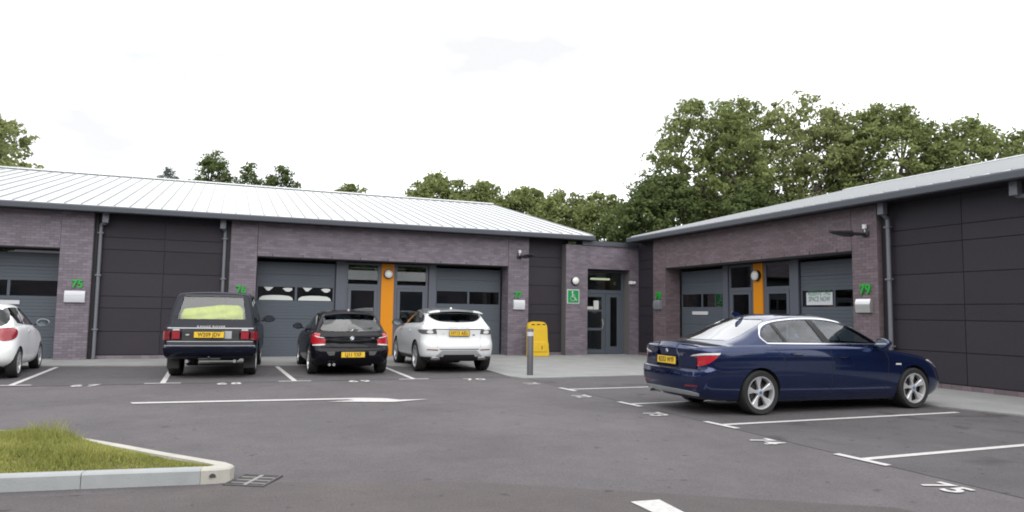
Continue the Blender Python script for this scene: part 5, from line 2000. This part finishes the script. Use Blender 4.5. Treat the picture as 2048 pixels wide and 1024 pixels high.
def evq(s):
    cf.patch('tail_light', 42, smooth_poly([(0.50, 0.955, 'c'), (0.80, 0.95), (1.0, 0.985), (1.16, 1.05, 'c'), (0.86, 1.06), (0.52, 1.06, 'c')], 4), 'smoke_lens', s, 0.008, 0.014, 0.05)
    cf.patch('tail_light_ring', 42, smooth_poly([(0.58, 0.975), (0.66, 0.965), (0.72, 1.0), (0.68, 1.045), (0.60, 1.04)], 4), 'clear_lens', s, 0.012, 0.008, 0.05)
    cf.patch('rear_reflector', 'rear', [(s * 0.54, 0.555), (s * 0.80, 0.565), (s * 0.80, 0.59), (s * 0.54, 0.58)], 'dark_red_lens', 1, 0.006, 0.008)
    cf.ribbon('shut_line', 'rear', smooth_poly([(s * 0.56, 0.93), (s * 0.545, 0.75), (s * 0.55, 0.62)], 4, False), 0.008, 'grey_metal', 1, 0.001)
    mirror_unit(car, 2.82, s * 0.94, 1.20, s, 'black_plastic', 1.1)
    cf.ribbon('shut_line', 'side', [(1.45, 1.18), (1.50, 0.8), (1.45, 0.4)], 0.008, 'grey_metal', s, 0.001)
    cf.patch('door_handle', 'side', smooth_poly([(1.55, 0.99), (1.73, 0.99), (1.73, 1.02), (1.55, 1.02)], 3), 'white_paint', s, 0.02, 0.02, 0.05)
    cf.patch('exhaust_tip', 'rear', smooth_poly([(s * 0.50, 0.345), (s * 0.68, 0.35), (s * 0.68, 0.395), (s * 0.50, 0.39)], 3), 'chrome', 1, 0.03, 0.05)
    cf.patch('door_pillar', 'side', [(1.50, 1.21), (1.48, 1.51), (1.54, 1.51), (1.56, 1.21)], 'black_plastic', s, 0.002)
both(evq)
cf.patch('rear_diffuser', 'rear', smooth_poly([(-0.60, 0.40, 'c'), (-0.44, 0.56, 'c'), (0.44, 0.56, 'c'), (0.60, 0.40, 'c'), (0.50, 0.385, 'c'), (0.40, 0.46, 'c'), (-0.40, 0.46, 'c'), (-0.50, 0.385, 'c')], 2), 'skid_silver', 1, 0.010, 0.014)
cf.patch('diffuser_opening', 'rear', smooth_poly([(-0.46, 0.33, 'c'), (-0.385, 0.452, 'c'), (0.385, 0.452, 'c'), (0.46, 0.33, 'c')], 2), 'lower_black', 1, 0.006, 0.010)
cf.ribbon('bumper_groove', 'rear', [(-0.50, 0.585), (0.50, 0.585)], 0.02, 'lower_black', 1, 0.003)
cf.ribbon('tailgate_groove', 'rear', [(-0.66, 1.075), (0, 1.07), (0.66, 1.075)], 0.022, 'lower_black', 1, 0.003)
cf.ribbon('shut_line', 'rear', [(-0.54, 0.80), (0, 0.79), (0.54, 0.80)], 0.008, 'grey_metal', 1, 0.001)
spoiler(car, 0.34, 0.80, 0.70, 0.64, 1.515, 1.565, 0.05, 'grey_roof_paint', -0.62, 0.62)
spoiler(car, 0.335, 0.80, 0.70, 0.64, 1.515, 1.567, 0.052, 'white_paint', 0.622, 1.0)
spoiler(car, 0.335, 0.80, 0.70, 0.64, 1.515, 1.567, 0.052, 'white_paint', -1.0, -0.622)
number_plate(car, (0.052, 0.0, 0.975), 'HY13 AEU', w=0.50, h=0.12)
cf.patch('badge', 'rear', smooth_poly([(-0.38, 0.915), (-0.34, 0.935), (-0.38, 0.955), (-0.42, 0.935)], 5), 'dark_lettering', 1, 0.008, 0.006)
text_mesh('lettering', 'RANGE ROVER', 0.055, 0.002, 'dark_lettering', car, sx=1.1, spacing=1.45, M=frame3((0.105, 0.0, 1.125), (0, -1, 0), (0.2, 0, 1)))
text_mesh('model_badge', 'SD4', 0.04, 0.002, 'lettering', car, M=frame3((0.085, 0.40, 0.965), (-0.03, -1, 0), (0, 0, 1)))
bm = bmesh.new()
prism(bm, [(-0.07, 0.0), (-0.05, 0.05), (0.06, 0.0)], lambda x, z: (1.0 + x, -0.02, 1.57 + z), lambda x, z: (1.0 + x, 0.02, 1.57 + z))
from_bm('roof_aerial', bm, 'white_plastic', car)

# ---- white small hatchback at the left edge --------------------------------
S = dict(
    mats=['clean_white_paint', 'lower_black', 'clean_white_paint', 'wheel_well'],
    belt=[(0, 1.02), (0.8, 1.07), (1.8, 1.05), (2.6, 0.98), (3.2, 0.88), (3.7, 0.74)],
    sill=[(0, 0.27), (0.8, 0.24), (3.0, 0.22), (3.75, 0.24)],
    tub=[(0, 0.14, 3.6, 0.80), (0.10, 0.04, 3.68, 0.85), (0.25, 0.0, 3.74, 0.875), (0.42, 0.0, 3.76, 0.885), (0.55, 0.03, 3.75, 0.885), (0.75, 0.08, 3.70, 0.88), (0.92, 0.11, 3.62, 0.86), (1.0, 0.15, 3.55, 0.82)],
    plan=(0.36, 0.42, 0.14, 0.22), taper=(0.06, 0.08),
    gh=[(0, 0.17, 2.95, 0.80), (0.2, 0.24, 2.78, 0.77), (0.45, 0.33, 2.5, 0.72), (0.7, 0.44, 2.2, 0.665), (0.86, 0.52, 1.98, 0.62), (0.94, 0.58, 1.85, 0.58), (1.0, 0.72, 1.7, 0.51)],
    ghplan=(0.20, 0.16, 0.12, 0.24), ghtaper=(0.05, 0.03),
    roof=[(0, 1.51), (0.6, 1.55), (1.4, 1.57), (2.2, 1.54), (3.0, 1.48)], crown=0.05,
    hoodcrown=[(0, 0.015), (2.8, 0.05), (3.7, 0.06)], cabin_floor=0.85, mid=1.35,
    arches=[(0.60, 0.34, 0.315), (3.12, 0.34, 0.315)], wr=0.308, track=1.54, wheel='cover', ww=0.2,
    side_windows=[[(0.52, 1.32), (0.70, 1.13, 'c'), (1.25, 1.09, 'c'), (1.25, 1.46, 'c'), (0.85, 1.46), (0.60, 1.44)], [(1.31, 1.09, 'c'), (1.31, 1.46, 'c'), (1.75, 1.43), (2.1, 1.28), (2.55, 1.045, 'c')]],
    rear_window=[(-0.58, 1.08), (0.58, 1.08), (0.50, 1.42), (-0.50, 1.42)],
    front_window=[(-0.62, 1.08, 'c'), (0.62, 1.08, 'c'), (0.50, 1.45, 'c'), (-0.50, 1.45, 'c')],
    glass='dark_car_glass', seats=(1.75, 1.1, 1.38), under=0.2)
car, cf = build_car('small_hatchback_car', S, (-4.84, 17.12, 0), R_(90 + 3.5), 'small white hatchback cut off by the left edge with a round red tail light')
def c1(s):
    cf.patch('tail_light', 40, smooth_poly([(0.52, 0.80), (0.66, 0.78), (0.83, 0.84), (0.90, 0.95), (0.84, 1.03), (0.66, 1.045), (0.52, 1.0)], 5), 'mid_red_lens', s, 0.012, 0.02, 0.05)
    mirror_unit(car, 2.35, s * 0.88, 1.12, s, 'grey_metal', 1.05)
    cf.ribbon('shut_line', 'side', [(1.28, 1.06), (1.32, 0.8), (1.28, 0.3)], 0.008, 'grey_metal', s, 0.001)
    cf.ribbon('shut_line', 'side', [(2.30, 1.0), (2.42, 0.8), (2.36, 0.3)], 0.008, 'grey_metal', s, 0.001)
    cf.patch('door_handle', 'side', smooth_poly([(1.38, 0.93), (1.54, 0.93), (1.54, 0.955), (1.38, 0.955)], 3), 'white_paint', s, 0.02, 0.02, 0.05)
both(c1)
number_plate(car, (-0.01, 0.0, 0.60), 'KP15 XJD', w=0.52, h=0.112)

# ------------------------------------------------------------------ trees
LEAFQ = {}


def crown_mesh(name, R, H, ncl, nleaf, leaf, seed, m, open_=0.5, shape=1.0, clr=0.62):
    """R radius, H crown height; many leaf quads gathered in clusters on boughs."""
    r = np.random.default_rng(seed)
    # cluster centres, biased to the outside, uneven lobes
    th = r.uniform(0, 2 * np.pi, ncl)
    cz = r.uniform(-1, 1, ncl)
    rad = r.uniform(open_, 1.0, ncl) ** 0.7
    lob = 1 + 0.08 * np.sin(th * 3 + seed) + 0.08 * np.sin(th * 5 + 2 * seed + cz * 4)
    prof = np.sqrt(np.clip(1 - np.abs(cz) ** (2.0 * shape), 0, 1))
    c = np.stack([np.cos(th) * prof * rad * lob * R, np.sin(th) * prof * rad * lob * R, cz * H / 2 * (0.92 + 0.14 * np.sin(th * 4 + seed))], 1)
    s = r.uniform(0.45, 1.5, ncl) * clr
    idx = np.repeat(np.arange(ncl), nleaf)
    d = r.normal(0, 1, (len(idx), 3))
    d /= np.linalg.norm(d, axis=1)[:, None]
    d *= (r.uniform(0.25, 1.0, len(idx)) ** 0.5)[:, None]
    d[:, 2] *= 0.62
    p = c[idx] + d * s[idx][:, None]
    n = d + np.array([0, 0, 0.5]) + r.normal(0, 0.6, d.shape)
    n /= np.linalg.norm(n, axis=1)[:, None]
    a = np.cross(n, r.normal(0, 1, d.shape))
    a /= np.linalg.norm(a, axis=1)[:, None]
    b = np.cross(n, a)
    sz = (leaf * r.uniform(0.6, 1.35, len(idx)))[:, None]
    v = np.stack([p - a * sz, p - b * sz * 0.55, p + a * sz, p + b * sz * 0.55], 1).reshape(-1, 3)
    N = len(idx)
    me = bpy.data.meshes.new(name)
    me.vertices.add(4 * N)
    me.vertices.foreach_set('co', v.ravel())
    me.loops.add(4 * N)
    me.loops.foreach_set('vertex_index', np.arange(4 * N))
    me.polygons.add(N)
    me.polygons.foreach_set('loop_start', np.arange(N) * 4)
    me.polygons.foreach_set('loop_total', np.full(N, 4))
    me.update()
    me.validate()
    me.materials.append(MATS[m])
    return me, c


def tree(x, y, top, R, seed, m, label, H=None, ncl=230, nleaf=38, leaf=0.125, group='trees behind the unit blocks', name='broadleaf_tree', open_=0.35, shape=1.0, clr=0.5):
    ncl = int(ncl * 2.3)
    H = H or min(top - 2.5, R * 2.1)
    me, c = crown_mesh('crown', R, H, ncl, nleaf, leaf, seed, m, open_, shape, clr)
    root = tag(empty(name, (x, y, 0)), label, 'tree', group)
    o = link('crown', me, None, root)
    zc = top - H / 2 - clr * 0.4
    o.location = (0, 0, zc)
    bm = bmesh.new()
    r0 = 0.16 + R * 0.05
    fork = max(1.5, zc - H * 0.42)
    tube(bm, (0, 0, -0.2), (0.05, 0, fork), r0, r0 * 0.75, 10)
    rr_ = np.random.default_rng(seed + 5)
    ids = rr_.choice(len(c), min(36, len(c)), replace=False)
    limbs = []
    for k in range(6):
        a = k * 1.05 + seed
        e = Vector((math.cos(a) * R * 0.42, math.sin(a) * R * 0.42, zc + H * (0.02 + 0.07 * (k % 3))))
        tube(bm, (0.05, 0, fork - 0.1), e, r0 * 0.5, r0 * 0.26, 7)
        limbs.append(e)
    for i in ids:
        q = Vector(c[i]) + Vector((0, 0, zc))
        e = min(limbs, key=lambda l: (l - q).length)
        tube(bm, e, q, r0 * 0.2, 0.02, 5)
    from_bm('trunk', bm, 'bark', root, smooth=True)
    return root


TREES = [
    (-12.6, 38.5, 11.6, 4.3, 'leaf_light', 'light green tree cut off by the left edge above the pale roof', dict(leaf=0.15)),
    (-7.2, 94.7, 18.6, 2.2, 'leaf_hazed', 'faint grey-green tree far behind the left roof ridge', dict(H=9, ncl=60, name='conifer_tree')),
    (-1.5, 62.0, 14.3, 2.3, 'leaf_dark', 'dark pointed tree, tallest of the three above the middle of the left roof', dict(H=8, ncl=90, shape=0.55, clr=0.5)),
    (1.3, 62.3, 13.6, 1.6, 'leaf_dark', 'dark narrow tree, middle one of the three above the left roof', dict(H=7, ncl=60, shape=0.6, clr=0.5)),
    (3.7, 61.8, 13.4, 2.0, 'leaf_dark', 'dark rounded tree, rightmost of the three above the left roof', dict(H=6.5, ncl=80, shape=0.8, clr=0.5)),
    (9.1, 59.3, 12.2, 2.0, 'leaf_mid', 'small green treetop just showing over the ridge of the left roof', dict(H=5, ncl=80)),
    (13.6, 48.3, 11.3, 3.1, 'leaf_mid', 'rounded mid green tree behind the right end of the left roof', dict(H=7.5, ncl=300)),
    (16.7, 47.5, 10.8, 2.8, 'leaf_mid', 'mid green tree second from the right end of the left roof ridge', dict(H=6.5)),
    (19.4, 46.2, 10.5, 2.6, 'leaf_mid', 'darker bushy tree just right of the ridge end of the left roof', dict(H=7)),
    (21.0, 43.4, 9.9, 2.8, 'leaf_mid', 'pale green bushy tree over the sloping roof end', dict(H=7.5)),
    (22.6, 40.4, 9.5, 3.0, 'leaf_mid', 'low green tree above the entrance parapet', dict(H=7.5)),
    (24.0, 35.6, 9.9, 3.5, 'leaf_dark', 'dark green spreading tree right of the entrance parapet', dict(H=8, ncl=300)),
    (27.7, 36.3, 15.2, 4.2, 'leaf_mid', 'large dense green tree, tallest mass left of the open crowned tree', dict(H=11.5, ncl=290, open_=0.45)),
    (33.9, 35.2, 15.8, 4.8, 'leaf_light', 'tall open crowned tree with sky showing through above the right roof', dict(H=12.5, ncl=215, open_=0.6)),
    (37.6, 31.4, 14.6, 4.2, 'leaf_mid', 'wide green tree right of the open crowned tree', dict(H=11, ncl=360)),
    (40.5, 28.6, 13.4, 3.6, 'leaf_mid', 'green tree sloping down behind the right roof', dict(H=10, ncl=260)),
    (43.8, 26.4, 12.7, 3.9, 'leaf_light', 'light green tree cut off by the right edge above the grey roof', dict(H=9, ncl=260)),
    (30.8, 36.6, 15.7, 3.3, 'leaf_mid', 'mid green tree squeezed between the dense tree and the open crowned tree', dict(H=11, ncl=190)),
    (36.4, 34.4, 15.4, 3.2, 'leaf_light', 'pale green tree just right of the open crowned tree', dict(H=10, ncl=150)),
    (30.8, 33.2, 8.8, 2.8, 'leaf_dark', 'low dark understorey tree behind the left end of the right roof', dict(H=7, ncl=220)),
    (26.6, 31.2, 8.6, 2.2, 'leaf_dark', 'small dark tree close behind the right block roof corner', dict(H=6, ncl=150)),
]
for i, (x, y, top, R, m, lab, kw) in enumerate(TREES):
    tree(x, y, top, R, 11 + i * 7, m, lab, **kw)

# a block and a belt of woodland across the car park, seen only as reflections in glass and paint
far = tag(empty('industrial_unit_block', (0, -24, 0)), 'brick unit block across the car park behind the camera, seen only as a reflection', 'building')
box('wall', -40, 40, -0.2, 8, 0, 4.2, 'brick', far)
for k in range(9):
    box('shutter_door', -36 + k * 8.4, -31.5 + k * 8.4, -0.24, -0.21, 0.05, 3.0, 'door_steel', far)
    box('shutter_door', -36 + k * 8.4, -31.5 + k * 8.4, 8.01, 8.05, 0.05, 3.0, 'door_steel', far)
bm = bmesh.new()
prism(bm, [(-0.6, 4.22), (4, 5.3), (8.6, 4.22)], lambda y, z: (-40.3, y, z), lambda y, z: (40.3, y, z))
from_bm('roof', bm, 'roof_metal', far)


def woodland(name, x0, x1, y0, y1, ncl, seed):
    me, c = crown_mesh(name, 1, 1, ncl, 40, 0.26, seed, 'leaf_mid', 0.3, 1.0, 1.3)
    n = len(me.vertices)
    co = np.empty(n * 3)
    me.vertices.foreach_get('co', co)
    co = co.reshape(-1, 3)
    r = np.random.default_rng(seed)
    per = n // ncl
    idx = np.repeat(np.arange(ncl), per)
    cx = r.uniform(x0, x1, ncl)
    cy = r.uniform(y0, y1, ncl)
    hmax = 11 + 2.5 * np.sin(cx * 0.5 + cy * 0.37) + 1.2 * np.sin(cx * 1.7 + cy)
    cz = hmax * r.uniform(0.12, 1.0, ncl) ** 0.8
    new = np.stack([cx, cy, cz], 1)
    co[:n] = co - c[idx] + new[idx]
    me.vertices.foreach_set('co', co.ravel())
    me.update()
    o = link(name, me)
    return tag(o, kind='stuff')


woodland('woodland', -50, 48, -38, -32, 2600, 3)
woodland('woodland', -44, -38, -30, 34, 1500, 4)
